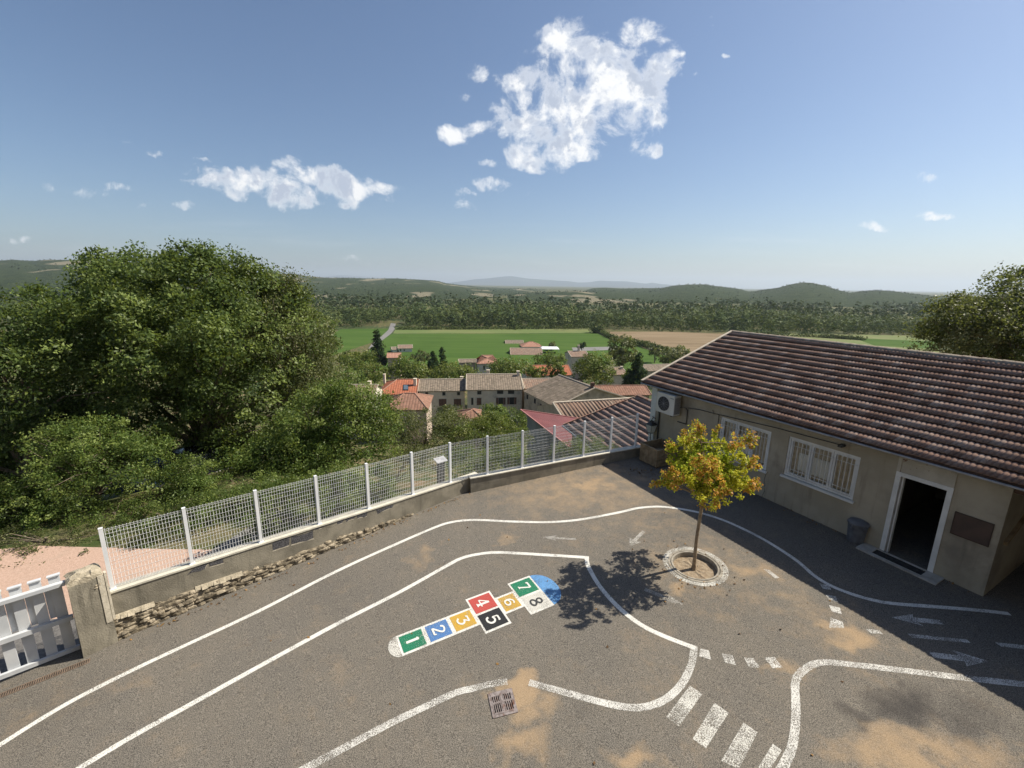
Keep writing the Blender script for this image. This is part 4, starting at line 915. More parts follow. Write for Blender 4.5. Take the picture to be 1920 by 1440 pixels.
F = np.stack([idx[:-1, :-1], idx[:-1, 1:], idx[1:, 1:], idx[1:, :-1]], -1).reshape(-1, 4)
m, t, b = newmat('ground_cover', .98, .1); g = t.add('ShaderNodeNewGeometry').outputs['Position']
c = t.mix(t.ss(t.noise(g, .9, 6, .65), .4, .62), (.055, .075, .022), (.15, .125, .065)); c = t.mix(t.ss(t.noise(g, .02, 4), .45, .6), c, (.045, .066, .024))
c = t.mix(t.ss(t.noise(g, .35, 5, .6), .56, .68), c, (.22, .15, .085)); t.l.new(c, b.inputs['Base Color'])
bn = t.add('ShaderNodeBump', ins={'Strength': .8, 'Distance': .05, 'Height': t.noise(g, 9, 5)}); t.l.new(bn.outputs[0], b.inputs['Normal'])
tag(raw('ground', np.stack([X, Y, Z], -1), F, m, smooth=True), kind='structure')
# forecourt gravel and lane beyond the fence
def sheet(pts, name, m, dz, flat=None):
    V = [(p[0], p[1], (float(T(p[0], p[1])) if flat is None else flat)+dz) for p in pts]; o = raw(name, V, [tuple(range(len(V)))], m)
    if o.data.polygons[0].normal.z < 0: o.data.flip_normals()
    return tag(o, kind='structure')
def drape(pts, name, m, dz, st=.5):
    """sheet that follows the ground"""
    P = np.array([p[:2] for p in pts], float); x0, y0 = P.min(0); x1, y1 = P.max(0)
    bm = bmesh.new(); vs = [bm.verts.new((p[0], p[1], 0)) for p in P]; bm.faces.new(vs)
    for ax, a, b2 in ((0, x0, x1), (1, y0, y1)):
        q = a+st
        while q < b2:
            co = (q, 0, 0) if ax == 0 else (0, q, 0); no = (1, 0, 0) if ax == 0 else (0, 1, 0)
            bmesh.ops.bisect_plane(bm, geom=bm.verts[:]+bm.edges[:]+bm.faces[:], plane_co=co, plane_no=no); q += st
    for v in bm.verts: v.co.z = float(T(v.co.x, v.co.y))+dz
    for f in bm.faces:
        f.normal_update()
        if f.normal.z < 0: f.normal_flip()
    me = bpy.data.meshes.new(name); bm.to_mesh(me); bm.free(); me.materials.append(m); o = bpy.data.objects.new(name, me); COL.objects.link(o); return tag(o, kind='structure')
drape([tuple(gateR+np.array([.1, .3])), L1(-4.9, .24), L1(-3.6, 1.25), L1(-2.6, 2.3), L1(-3.6, 3.3), (-13, 10.9), (-26, 9), (-26, -4), tuple(gfar)], 'forecourt', mt['pinkgravel'], .03)
mt['lane'] = M('old_asphalt', (.11, .105, .10), (.17, .16, .15), 20, .95, 5, .4, 60, pos=True)
drape([tuple(gateR+np.array([.15, .1])), tuple(gfar), tuple(gfar-np.array([gn[0], gn[1]])*2.0), tuple(gateR-gn*1.7+ge*.6), tuple(gateR-gn*.9-ge*.4)], 'entrance_apron', mt['lane'], .05)
drape([L1(-4.9, .25), L1(.9, .25), L1(.8, .9), L1(-1.2, 3.2), L1(-2.9, 2.2), L1(-3.8, 1.2)], 'lane', mt['lane'], .045)
# ---------------------------------------------------------------- valley fields
def V_(x, y, z=ZV): return PZ(x, y, z)[:2]
def field(px, name, m, dz=.06):
    V = [(*V_(*p), ZV+dz) for p in px]; o = raw(name, V, [tuple(range(len(V)))], m)
    if o.data.polygons[0].normal.z < 0: o.data.flip_normals()
    return tag(o, kind='structure')
mt['f_green'] = M('green_crop', (.062, .130, .022), (.080, .155, .028), .03, .98, 4, c3=(.072, .115, .028), s3=.15, pos=True)
mt['f_brown'] = M('ploughed_field', (.20, .145, .085), (.26, .19, .115), .06, .98, 4, c3=(.15, .13, .06), s3=.012, pos=True)
mt['f_dry'] = M('dry_meadow', (.16, .17, .06), (.11, .15, .04), .02, .98, 4, pos=True)
mt['f_road'] = M('field_road', (.17, .165, .155), (.21, .20, .19), .2, .95, pos=True)
def crop(name, c1_, c2_):
    m, t, b = newmat(name, .98, .05); g = t.add('ShaderNodeNewGeometry').outputs['Position']
    gs = t.add('ShaderNodeVectorMath', operation='MULTIPLY', ins={0: g, 1: (.015, .22, 1)}).outputs[0]; gr = t.add('ShaderNodeVectorRotate', rotation_type='Z_AXIS', ins={0: gs, 3: .0}).outputs[0]
    c = t.mix(t.ss(t.noise(gr, 1., 4, .6), .35, .65), c1_, c2_); c = t.mix(t.ss(t.noise(g, .03, 5, .6), .5, .7, 0, .5), c, [q*.8 for q in c1_]); t.l.new(c, b.inputs['Base Color']); return m
mt['f_green'] = crop('green_crop', (.052, .098, .020), (.076, .124, .028)); mt['f_brown'] = crop('ploughed_field', (.19, .14, .085), (.25, .19, .12))
field([(640, 617), (735, 616), (705, 640), (620, 668), (560, 660)], 'meadow', mt['f_green'])
field([(735, 626), (1120, 625), (1152, 640), (1160, 660), (1130, 690), (980, 705), (800, 690), (640, 700), (712, 640)], 'field', mt['f_green'])
field([(742, 616), (1110, 615), (1122, 624.5), (737, 625.5)], 'field_margin', mt['f_dry'], .05)
field([(1130, 622), (1250, 622), (1365, 626), (1500, 634), (1640, 650), (1400, 690), (1230, 662)], 'ploughed_field', mt['f_brown'])
field([(1130, 622), (1235, 664), (1400, 692), (1240, 740), (1150, 680), (1160, 650)], 'pasture', mt['f_green'], .05)
field([(1380, 624), (1760, 630), (1760, 690), (1640, 652), (1500, 635)], 'meadow', mt['f_dry'])
field([(1600, 634), (1760, 641), (1760, 655), (1640, 648)], 'meadow', mt['f_green'], .09)
field([(733, 606), (742, 607), (740, 618), (733, 626), (720, 636), (700, 650), (690, 655), (697, 645), (716, 630), (728, 619)], 'road', mt['f_road'], .12)
field([(1072, 652), (1160, 650), (1160, 656), (1075, 659)], 'track', mt['f_road'], .11)
# ---------------------------------------------------------------- leaves
LM = {}
def lset(name, cols, trans=.35, nsc=.8): LM[name] = [leafmat('%s_leaf_%s' % (name, k), c, [min(1, q*1.45) for q in c], trans, nsc) for k, c in zip(('dark', 'mid', 'light'), cols)]
lset('walnut', [(.036, .056, .016), (.086, .124, .032), (.170, .215, .058)], .42)
lset('olive', [(.050, .062, .026), (.098, .108, .040), (.165, .170, .068)], .35)
lset('bush', [(.048, .078, .020), (.098, .142, .032), (.18, .225, .055)], .42)
lset('plane', [(.060, .090, .020), (.105, .135, .028), (.17, .18, .045)], .38, .3)
lset('dark', [(.018, .035, .016), (.026, .050, .020), (.038, .062, .024)], .25)
lset('maple', [(.26, .32, .03), (.54, .50, .05), (.58, .29, .06)], .55, 3.)
lset('forest', [(.044, .064, .024), (.074, .100, .032), (.125, .145, .050)], .15, .02)
lset('forestb', [(.036, .054, .024), (.050, .072, .030), (.076, .096, .042)], .12, .01)
def unit(v): return v/np.maximum(np.linalg.norm(v, axis=-1, keepdims=True), 1e-9)
def leafquads(P, s, up=.5, asp=.55, outw=None, form=.8, rnd=1.):
    N = len(P); n = unit(rng.normal(size=(N, 3))*rnd + np.array([0, 0, up]) + (0 if outw is None else outw*form)); t = unit(np.cross(n, rng.normal(size=(N, 3)))); t[:, 2] -= .25; t = unit(t); b = unit(np.cross(n, t))
    L = (s*rng.uniform(.7, 1.35, N))[:, None]
    fold = n*L*.12
    V = np.stack([P-t*L*.5, P+b*L*asp*.5+t*L*.05-fold, P+t*L*.5, P-b*L*asp*.5+t*L*.05-fold], 1)
    return V.reshape(-1, 3)
def crown(ells, nclump, rc, nleaf, s, inner=.25, squash=.65, up=.5, shape=1.0, low=-.6, asp=.55, lit=None, form=.8, rnd=1., rag=.14):
    W_ = np.array([e[3]*e[4]+e[3]*e[5]+e[4]*e[5] for e in ells]); W_ = W_/W_.sum(); k = rng.choice(len(ells), nclump, p=W_); E = np.array(ells)[k]
    d = unit(rng.normal(size=(nclump*3, 3))); d = d[d[:, 2] > low][:nclump]
    while len(d) < nclump: d = np.concatenate([d, d])[:nclump]
    r = np.where(rng.random(nclump) < inner, rng.uniform(.35, .8, nclump), rng.uniform(.76, 1.0, nclump)+np.abs(rng.normal(0, rag, nclump)))
    C_ = E[:, :3]+d*r[:, None]*E[:, 3:6]
    rcl = rc*rng.uniform(.55, 1.35, nclump)
    own = np.repeat(np.arange(nclump), nleaf)
    q = unit(rng.normal(size=(len(own), 3)))*(rng.random(len(own))**.45)[:, None]*rcl[own][:, None]; q[:, 2] *= squash
    q[:, 2] -= (q[:, 0]**2+q[:, 1]**2)/(rcl[own]*2.5)      # clumps droop at their rim
    P = C_[own]+q
    V = leafquads(P, s, up, asp, d[own], form, rnd)
    pm = rng.choice([0, 1, 2], nclump, p=[.34, .42, .24]); mi = pm[own]; fl = rng.random(len(own)) < .25; mi = np.where(fl, rng.integers(0, 3, len(own)), mi)
    return V, mi, C_
def leafobj(name, V, mi, mats, parent):
    return raw(name, V, np.arange(len(V)).reshape(-1, 4), mats, parent, fm=mi)
def limbs(mb, base, top, r, C_, nb, seed=0, r2=.3):
    base = np.array(base, float); top = np.array(top, float); pts = [base]; n = 5
    for i in range(1, n+1): pts.append(base+(top-base)*i/n+np.array([*rng.normal(0, .02*np.linalg.norm(top-base), 2), 0])*(i < n))
    mb.beam(base-np.array([0, 0, .3]), base+np.array([0, 0, .15]), r*1.5, r*1.1, 10)
    mb.tube(pts, [r*(1-(1-r2)*i/n) for i in range(n+1)], 9)
    sel = C_[rng.choice(len(C_), min(nb, len(C_)), replace=False)]
    for c in sel:
        k = rng.integers(1, n+1); a = pts[k]
        if c[2] < a[2]: k = 1; a = pts[1]
        mid = a+(c-a)*.5+np.array([0, 0, .08*np.linalg.norm(c-a)])+rng.normal(0, .04*np.linalg.norm(c-a), 3); rr = r*(.42-.05*k)
        mb.tube([a, mid, c], [rr, rr*.6, rr*.15], 5)
def tree(name, label, cat, base, ells, kind, nclump, rc, nleaf, s, tr=.2, top=None, nb=30, group=None, **kw):
    rt = empty(name, base, label, cat, group)
    V, mi, C_ = crown(ells, nclump, rc, nleaf, s, **kw)
    leafobj('crown', V, mi, LM[kind], rt)
    mb = MB(); cz = np.mean([e[2] for e in ells]); cxy = np.mean([e[:2] for e in ells], 0)
    limbs(mb, base, (cxy[0], cxy[1], cz) if top is None else top, tr, C_, nb); mb.build('trunk', mt['bark'], rt, smooth=False)
    return rt
def px_ell(x, y, w_, h_, Y, dy=None):
    """ellipsoid seen at photo position x, y with photo size w_, h_ standing at depth Y"""
    c = DEP(x, y, Y); r = abs(DEP(x+w_/2, y, Y)[0]-c[0]); rz = abs(DEP(x, y-h_/2, Y)[2]-c[2]); return (c[0], c[1], c[2], r, r if dy is None else dy, rz)
# ---- big trees left, beyond the fence
Yb = 22.
tree('walnut_tree', 'huge spreading broad-leaved tree beyond the fence, tallest tree in the picture', 'tree', (DEP(390, 900, Yb)[0], Yb, float(T(DEP(390, 900, Yb)[0], Yb))),
     [px_ell(365, 560, 230, 190, Yb, 3.6), px_ell(250, 640, 260, 240, Yb-1, 3.4), px_ell(470, 620, 230, 210, Yb+.5, 3.4), px_ell(300, 740, 260, 160, Yb-1.5, 2.8), px_ell(430, 530, 110, 90, Yb+1, 1.5), px_ell(240, 530, 130, 110, Yb, 1.8), px_ell(440, 760, 240, 180, Yb-1, 2.8), px_ell(235, 785, 240, 120, Yb-1, 2.4), px_ell(470, 830, 170, 90, Yb, 2.), px_ell(205, 500, 70, 60, Yb, 1.), px_ell(375, 482, 90, 50, Yb, 1.), px_ell(455, 500, 60, 50, Yb, .9), px_ell(165, 540, 60, 60, Yb-1, .9), px_ell(330, 500, 60, 50, Yb, .9), px_ell(290, 690, 150, 120, Yb-4, 1.2), px_ell(400, 640, 140, 110, Yb-4, 1.2), px_ell(210, 590, 140, 90, Yb-3.6, 1.2)],
     'walnut', 960, .66, 118, .145, tr=.42, nb=46, inner=.22)
tree('broad_leaved_tree', 'dark leafy tree filling the left edge below the far hillside', 'tree', (DEP(60, 900, 19)[0], 19, float(T(DEP(60, 900, 19)[0], 19))),
     [px_ell(70, 640, 240, 200, 19, 3.), px_ell(-40, 700, 240, 260, 19, 3.), px_ell(150, 700, 140, 160, 18, 2.2), px_ell(20, 800, 190, 120, 18.5, 2.4), px_ell(-70, 820, 160, 160, 18, 2.4), px_ell(110, 790, 120, 100, 18.5, 2.)], 'walnut', 470, .74, 95, .14, tr=.3, nb=24, inner=.3)
tree('willow_like_tree', 'feathery lighter green tree with loose upright twigs at the right flank of the huge tree', 'tree', (DEP(570, 900, 24)[0], 24, float(T(DEP(570, 900, 24)[0], 24))),
     [px_ell(530, 650, 170, 190, 24, 2.8), px_ell(585, 725, 120, 140, 23.5, 2.2), px_ell(530, 555, 60, 90, 24, 1.), px_ell(565, 540, 36, 60, 24, .6), px_ell(500, 540, 40, 60, 24, .6)], 'olive', 420, .55, 95, .11, tr=.26, nb=70, inner=.3, squash=1.2)
tree('ash_tree', 'bright green tree with drooping sprays just behind the middle of the mesh fence', 'tree', (DEP(610, 900, 17.5)[0], 17.5, float(T(DEP(610, 900, 17.5)[0], 17.5))),
     [px_ell(640, 800, 200, 150, 17.5, 2.2), px_ell(570, 850, 160, 90, 17, 1.8), px_ell(500, 850, 130, 80, 16.5, 1.3), px_ell(660, 760, 120, 90, 18, 1.6)], 'bush', 420, .48, 95, .10, tr=.16, nb=60, inner=.3)
tree('small_tree', 'sprawling small tree with pale bare twigs standing behind the gravel forecourt', 'tree', (DEP(190, 985, 14)[0], 14, float(T(DEP(190, 985, 14)[0], 14))),
     [px_ell(150, 830, 150, 80, 14, 1.3), px_ell(210, 890, 220, 110, 13.6, 1.4), px_ell(110, 900, 110, 110, 13.4, 1.), px_ell(250, 850, 90, 60, 14, .9)], 'bush', 330, .34, 85, .075, tr=.09, nb=60, inner=.35)
def bush(label, px, Y, kind='bush', n=160, rc=.26, nl=75, s=.06, name='bush', cat='bush', group=None, **kw):
    E = [px_ell(*p, Y+random.uniform(-.2, .2), **({})) for p in px]; c = E[0]; b = (c[0], c[1], float(T(c[0], c[1])))
    return tree(name, label, cat, b, E, kind, n, rc, nl, s, tr=.04, nb=20, group=group, inner=.4, low=-.95, **kw)
bush('dark green shrub right of the small tree, hiding the parked cars', [(345, 920, 110, 110), (375, 895, 70, 60)], 14, n=190)
bush('broad-leaved hedge at the left edge along the gravel forecourt', [(30, 960, 160, 90), (110, 980, 120, 70), (-40, 950, 120, 100)], 12.6, n=230, s=.085, name='hedge', cat='hedge')
bush('low yellow-green shrub at the rear edge of the gravel forecourt', [(215, 965, 110, 60), (160, 1000, 130, 40), (270, 970, 90, 60)], 12.5, n=170, s=.055)
bush('weedy undergrowth with dead stems bordering the gravel forecourt', [(90, 1020, 170, 30), (200, 1018, 140, 30), (0, 1022, 130, 26), (285, 1005, 60, 36), (-60, 1020, 90, 30)], 11.3, 'olive', n=260, s=.05, name='undergrowth', cat='undergrowth')
bush('dark shrubbery filling the upper half of the first two fence bays', [(300, 985, 130, 60), (350, 965, 120, 70), (240, 995, 70, 50)], 12.2, 'walnut', n=200, s=.06, name='shrubbery', cat='shrubbery')
bush('leafy thicket behind the third bay, in front of the black car', [(440, 945, 130, 70), (500, 925, 110, 60)], 14.6, n=190, s=.07, name='thicket', cat='thicket')
bush('tall leafy bush seen through the second and third fence bays', [(420, 960, 130, 80), (480, 930, 90, 90)], 12.9, n=170, s=.06)
bush('yellow-green bush seen through the fourth fence bay', [(640, 905, 80, 70), (560, 925, 110, 90)], 14.2, n=190, s=.06)
bush('low green weeds seen through the bays beside the kink of the wall', [(880, 865, 100, 40), (950, 850, 90, 36)], 16.5, n=140, s=.06, name='weeds', cat='weeds')
bush('dry straw-coloured shrub on the bank seen through the fifth fence bay', [(730, 870, 60, 50), (790, 860, 50, 50)], 17.5, 'olive', n=60, s=.05)
bush('dark shrub low behind the last fence bays under the plain tiled roof', [(1110, 845, 100, 40), (1060, 850, 60, 40)], 19.0, n=110, s=.06)
tree('shrub_tree', 'dark dense shrubby tree behind the fence, left of the hut roof', 'tree', (DEP(790, 860, 30)[0], 30, float(T(DEP(790, 860, 30)[0], 30))), [px_ell(800, 830, 130, 100, 30, 2.4), px_ell(745, 800, 70, 60, 31, 1.6), px_ell(850, 805, 70, 60, 31, 1.6)], 'olive', 230, .55, 70, .12, tr=.12)
tree('shrub_tree', 'grey-green bushy tree right behind the fence, below the hut roof', 'tree', (DEP(905, 860, 29)[0], 29, float(T(DEP(905, 860, 29)[0], 29))), [px_ell(890, 825, 90, 70, 29, 1.8), px_ell(945, 825, 90, 60, 29, 1.8), px_ell(920, 795, 60, 40, 31, 1.4)], 'plane', 200, .5, 65, .12, tr=.12)
tree('fruit_tree', 'small bright green tree just left of the red metal roof', 'tree', (DEP(965, 800, 40)[0], 40, float(T(DEP(965, 800, 40)[0], 40))), [px_ell(965, 785, 40, 40, 40, 1.), px_ell(930, 790, 50, 36, 40, 1.2)], 'bush', 60, .5, 60, .15, tr=.1)
for k, (x_, y_, w_, h_, Y_) in enumerate(((20, 870, 170, 90, 19.5), (150, 860, 150, 90, 20.5), (290, 850, 150, 80, 21.5), (430, 840, 150, 70, 22.5), (-90, 860, 160, 120, 18.5))):
    tree('dark_shrub', ('shaded shrub at the far left foot of the big trees', 'shaded shrub behind the pale bare twigs', 'shaded shrub behind the dark blue car', 'shaded shrub behind the black car', 'shaded shrub beyond the left picture edge')[k], 'shrub', (DEP(x_, y_, Y_)[0], Y_, float(T(DEP(x_, y_, Y_)[0], Y_))), [px_ell(x_, y_, w_, h_, Y_, 1.4)], 'walnut', 90, .55, 60, .15, tr=.08, nb=10, low=-.9)
for (s0, s1, o0, hmin, hmax, k, lab) in ((-1.9, -.65, 1.5, .1, .85, 'bush', 'leafy green bush pressed against the outside of the third fence bay'), (-.5, .7, 1.1, .0, .95, 'bush', 'yellow-green bush pressed against the outside of the fourth fence bay'), (.8, 1.9, 1.2, -.1, .75, 'bush', 'bright leafy bush pressed against the outside of the fifth fence bay')):
    E = []
    for q in range(4):
        s_ = s0+(s1-s0)*(q+.5)/4; p = L1(s_, o0+.15*(q % 2)); zt = .87+hmax-.15*rng.random(); zl = float(T(*p)); E.append((p[0], p[1], (zt+zl)/2, .36, .36, (zt-zl)/2))
    tree('bush', lab, 'bush', (E[1][0], E[1][1], float(T(E[1][0], E[1][1]))), E, k, 130, .20, 70, .06, tr=.03, nb=14, inner=.3, low=-.95)
# right edge tree behind the school
Yr = 21.
tree('cherry_tree', 'dark leafy tree rising behind the school roof at the right edge', 'tree', (DEP(1900, 700, Yr)[0]+.5, Yr, float(T(DEP(1900, 700, Yr)[0], Yr))),
     [px_ell(1880, 620, 210, 170, Yr, 2.8), px_ell(1960, 580, 170, 160, Yr, 2.6), px_ell(1790, 640, 90, 80, Yr, 1.3), px_ell(1830, 590, 110, 70, Yr, 1.4), px_ell(1920, 680, 200, 90, Yr, 2.2)], 'olive', 420, .6, 90, .13, tr=.3, inner=.3)
# ---- young maple in the ring
mbase = np.array([RCx-.02, RCy, yz(RCx, RCy)-.10]); mtop = DEP(1310, 800, RCy)
Ym = RCy
mp_ = empty('young_maple', mbase, 'young maple turning yellow and orange in the round stone ring', 'tree')
ME = [px_ell(1320, 880, 110, 84, Ym, .60), px_ell(1300, 840, 84, 66, Ym+.35, .45), px_ell(1370, 870, 84, 66, Ym-.3, .45), px_ell(1340, 920, 84, 44, Ym-.55, .40), px_ell(1275, 850, 44, 60, Ym+.5, .28), px_ell(1270, 892, 60, 36, Ym-.45, .3), px_ell(1246, 906, 50, 20, Ym-.2, .18), px_ell(1325, 890, 80, 60, Ym+.75, .35), px_ell(1330, 880, 70, 50, Ym-.85, .3),
      px_ell(1310, 800, 16, 46, Ym, .10), px_ell(1314, 828, 26, 30, Ym, .16), px_ell(1347, 822, 22, 40, Ym+.3, .14), px_ell(1378, 832, 20, 36, Ym-.3, .13), px_ell(1405, 828, 24, 36, Ym+.2, .14), px_ell(1418, 872, 26, 36, Ym-.2, .16), px_ell(1395, 905, 44, 36, Ym-.4, .25), px_ell(1330, 940, 30, 26, Ym, .15), px_ell(1280, 815, 26, 30, Ym, .15)]
V, mi, C_ = crown(ME, 380, .108, 38, .056, inner=.3, squash=.9, up=.3, low=-.9, asp=.85, rag=.10)
# autumn colour creeps in from the shoot tips: outer clumps turn orange
own = np.repeat(np.arange(380), 38); ctr = np.array(ME[0][:3]); dist = np.linalg.norm((C_-ctr)/np.array([.75, .6, .65]), axis=1)+rng.normal(0, .16, 380)
mi = np.where(dist[own] > 1.36, 2, np.where(dist[own] > .92, 1, 0)); mi = np.where(rng.random(len(mi)) < .28, rng.integers(0, 2, len(mi)), mi)
leafobj('crown', V, mi, LM['maple'], mp_)
mb = MB(); tp = [mbase, DEP(1306, 1010, Ym), DEP(1314, 960, Ym), DEP(1318, 935, Ym), DEP(1319, 880, Ym), DEP(1314, 830, Ym), DEP(1310, 790, Ym)]
tp[0] = mbase; mb.beam(mbase-np.array([0, 0, .05]), mbase+np.array([0, 0, .12]), .075, .045, 10); mb.tube(tp, [.045, .038, .040, .036, .026, .016, .006], 10)
for c in C_[rng.choice(380, 70, replace=False)]:
    k = 3+int(rng.integers(0, 3)); a = np.array(tp[k])
    if c[2] < a[2]-.1: a = np.array(tp[3])
    mb.tube([a, a+(c-a)*.55+np.array([0, 0, .03]), c], [.014, .009, .003], 5)
mb.build('trunk', mt['barkyoung'], mp_)
# fallen leaves and grit in the corners of the yard
V = []; 
for _ in range(420):
    r_ = rng.random()
    if r_ < .30: p = G(rng.normal(1205, 22), rng.normal(884, 7))
    elif r_ < .55: s_ = rng.uniform(-4.6, 4.4); p = np.array([*L1(s_, -.06-abs(rng.normal(0, .07))-(.10 if s_ < 1 else 0)), 0])
    elif r_ < .75: p = np.array(B(rng.uniform(-11, -2.7), -abs(rng.normal(.03, .12)), 0))
    elif r_ < .9: t_ = rng.uniform(0, 6.28); q_ = .55+abs(rng.normal(0, .35)); p = np.array([RCx+q_*math.cos(t_), RCy+q_*math.sin(t_), 0])
    else: p = np.array([rng.uniform(-6, 7), rng.uniform(3, 13), 0])
    V.append(gp(p[0], p[1], .012+rng.random()*.008))
LV = leafquads(np.array(V), .055, 2.5, .7); mt['deadleaf'] = [M('dead_leaf', (.16, .085, .03), (.28, .16, .05), 30, .8), M('dry_leaf', (.09, .05, .025), (.15, .09, .04), 30, .8)]
tag(raw('fallen_leaves', LV, np.arange(len(LV)).reshape(-1, 4), mt['deadleaf'], fm=rng.integers(0, 2, len(V))), 'small dry leaves and grit blown into the edges of the yard', 'fallen leaves', kind='stuff')
# ---------------------------------------------------------------- village
rc_pal = {'old': [(.16, .13, .10), (.22, .18, .135), (.27, .215, .165), (.19, .155, .12)], 'mix': [(.24, .16, .12), (.30, .20, .15), (.22, .165, .13), (.34, .25, .19)],
          'red': [(.36, .125, .07), (.44, .16, .09), (.32, .115, .07)], 'redb': [(.25, .135, .095), (.31, .175, .125), (.21, .12, .085)], 'pink': [(.38, .20, .145), (.45, .25, .18), (.34, .18, .13)], 'G': [(.30, .20, .16), (.36, .245, .20), (.42, .29, .24), (.27, .18, .15)]}
RT = {k: tilemat('roof_tile_'+k, v, .5, .45, line=.6 if k not in ('G',) else 0., dirtamt=.5, dirt=(.10, .085, .065)) for k, v in rc_pal.items()}
WM = {'stone': M('village_stone', (.38, .31, .22), (.50, .42, .31), 1.2, .95, 7, .4, 8, c3=(.20, .17, .13), s3=.6), 'grey': M('village_render', (.54, .46, .355), (.63, .55, .43), .8, .95, 6, .2, 8, c3=(.27, .24, .20), s3=.4),
      'cream': M('cream_render', (.58, .53, .43), (.66, .61, .50), 1, .9), 'pinkw': M('pink_render', (.42, .33, .26), (.50, .40, .32), 1, .9)}
mt['shutter'] = M('brown_shutter', (.10, .055, .04), (.15, .085, .06), 3, .8); mt['darkwin'] = M('dark_window', (.03, .03, .032), None, rough=.2); mt['surround'] = M('stone_surround', (.44, .40, .33), (.50, .46, .38), 3, .9)
def vhouse(label, x0, y0, x1, Y0, yr, roof, wall, zb, y1=None, pitch=17, hip=(0, 0), wins=(), chim=(), over=.35, name='house', e1=None, geo=False, shut=False, group=None, vent=True):
    e0 = DEP(x0, y0, Y0); z = e0[2]
    if e1 is None: e1 = PZ(x1, y1 if y1 is not None else y0, z) if y1 is not None else None
    if e1 is None: d = ray(x1, y0); e1 = CAM+d*((e0[1])/d[1]); e1[2] = z
    eu = e1-e0; L = np.linalg.norm(eu); eu /= L; inn = np.array([-eu[1], eu[0], 0.]); inn = inn if inn[1] > 0 else -inn
    tp = math.tan(math.radians(pitch)); mid = (e0+e1)/2; lo, hi = .3, 40.
    for _ in range(40):
        q = (lo+hi)/2; p = mid+inn*q+np.array([0, 0, q*tp])
        if pj(p)[1] > yr: lo = q
        else: hi = q
    dpt = q; up = np.array([0, 0, 1.])
    rt = empty(name, (e0+e1)/2+inn*dpt-up*(z-zb), label, name.replace('_', ' '), group)
    # walls
    a0 = e0+eu*over+inn*over; a1 = e1-eu*over+inn*over; b0 = e0+eu*over+inn*(2*dpt-over); b1 = e1-eu*over+inn*(2*dpt-over); zt = z+over*tp-.05; zr = z+dpt*tp-.08
    def at_(p, zz): return (p[0], p[1], zz)
    mb = MB(); mb.poly([at_(a0, zb), at_(a1, zb), at_(a1, zt), at_(a0, zt)]); mb.poly([at_(b1, zb), at_(b0, zb), at_(b0, zt), at_(b1, zt)])
    m0 = (a0+b0)/2; m1 = (a1+b1)/2
    mb.poly([at_(b0, zb), at_(a0, zb), at_(a0, zt)]+([] if hip[0] else [at_(m0, zr)])+[at_(b0, zt)]); mb.poly([at_(a1, zb), at_(b1, zb), at_(b1, zt)]+([] if hip[1] else [at_(m1, zr)])+[at_(a1, zt)])
    mb.build('wall', wall, rt)
    global LASTH; LASTH = (e0, eu, inn, tp, rt)
    # roof
    h0, h1 = hip; R0 = e0+eu*h0+inn*dpt+up*dpt*tp; R1 = e1-eu*h1+inn*dpt+up*dpt*tp; f0 = e0+inn*2*dpt; f1 = e1+inn*2*dpt
    V = []; F = []; TT = []
    def slope(P):   # P: eave a, eave b, ridge b, ridge a
        P = [np.array(p) for p in P]; u = unit(P[1]-P[0]); v = np.cross(unit(np.cross(P[1]-P[0], P[-1]-P[0])), u); b = len(V)
        for p in P: V.append(tuple(p)); TT.append((float((p-P[0])@u)+50, float((p-P[0])@v)+50, 0))
        F.append(tuple(range(b, b+len(P))))
        b = len(V)
        for p in P: V.append(tuple(p-up*.12)); TT.append((0, 0, 0))
        F.append(tuple(range(b, b+len(P)))[::-1])
        for i in range(len(P)): j = (i+1) % len(P); k = b-len(P); F.append((k+i, b+i, b+j, k+j))
    if not geo: slope([e0, e1, R1, R0])
    slope([f1, f0, R0, R1])
    if h0: slope([f0, e0, R0])
    if h1: slope([e1, f1, R1])
    rf = raw('roof', V, F, roof, rt, tile=TT)
    if geo:
        ev_ = unit((e0+inn*dpt+up*dpt*tp)-e0); roof_sheet(e0, eu, ev_, L, float(np.linalg.norm(inn*dpt+up*dpt*tp)), 'roof_slope', roof, rt, **geo)
    mb = MB(); mb.beam(R0+up*.02, R1+up*.02, .13, n=6)
    if h0: mb.beam(e0+up*.05, R0, .11, n=6); mb.beam(f0+up*.05, R0, .11, n=6)
    if h1: mb.beam(e1+up*.05, R1, .11, n=6); mb.beam(f1+up*.05, R1, .11, n=6)
    if not h0: mb.beam(e0+up*.06, R0+up*.03, .10, n=4)
    if not h1: mb.beam(e1+up*.06, R1+up*.03, .10, n=4)
    mb.build('ridge_tiles', mt['verge'] if roof in (RT['old'], RT['mix']) else mt['terracotta'], rt)
    # windows given as photo rectangles on the front wall
    for wn in wins:
        (wx0, wy0, wx1, wy1), sh = wn[:4], (wn[4] if len(wn) > 4 else shut)
        p = planeq(a0, a1, (wx0+wx1)/2, wy1); q2 = planeq(a0, a1, (wx0+wx1)/2, wy0); l = planeq(a0, a1, wx0, (wy0+wy1)/2); r = planeq(a0, a1, wx1, (wy0+wy1)/2)
        ul = (l-a0)@eu; ur = (r-a0)@eu; z0, z1 = p[2], q2[2]
        def WF(a, b, zz): s = a0+eu*a+inn*b; return (s[0], s[1], zz)
        wd = ur-ul; pu0, pu1 = (ul+wd*.27, ur-wd*.27) if sh == 2 else (ul, ur)
        mb = MB(); mb.box(pu0-.12, pu1+.12, -.02, .0, z0-.10, z0, WF); mb.box(pu0-.12, pu1+.12, -.02, .0, z1, z1+.14, WF); mb.box(pu0-.12, pu0, -.02, .0, z0, z1, WF); mb.box(pu1, pu1+.12, -.02, .0, z0, z1, WF)
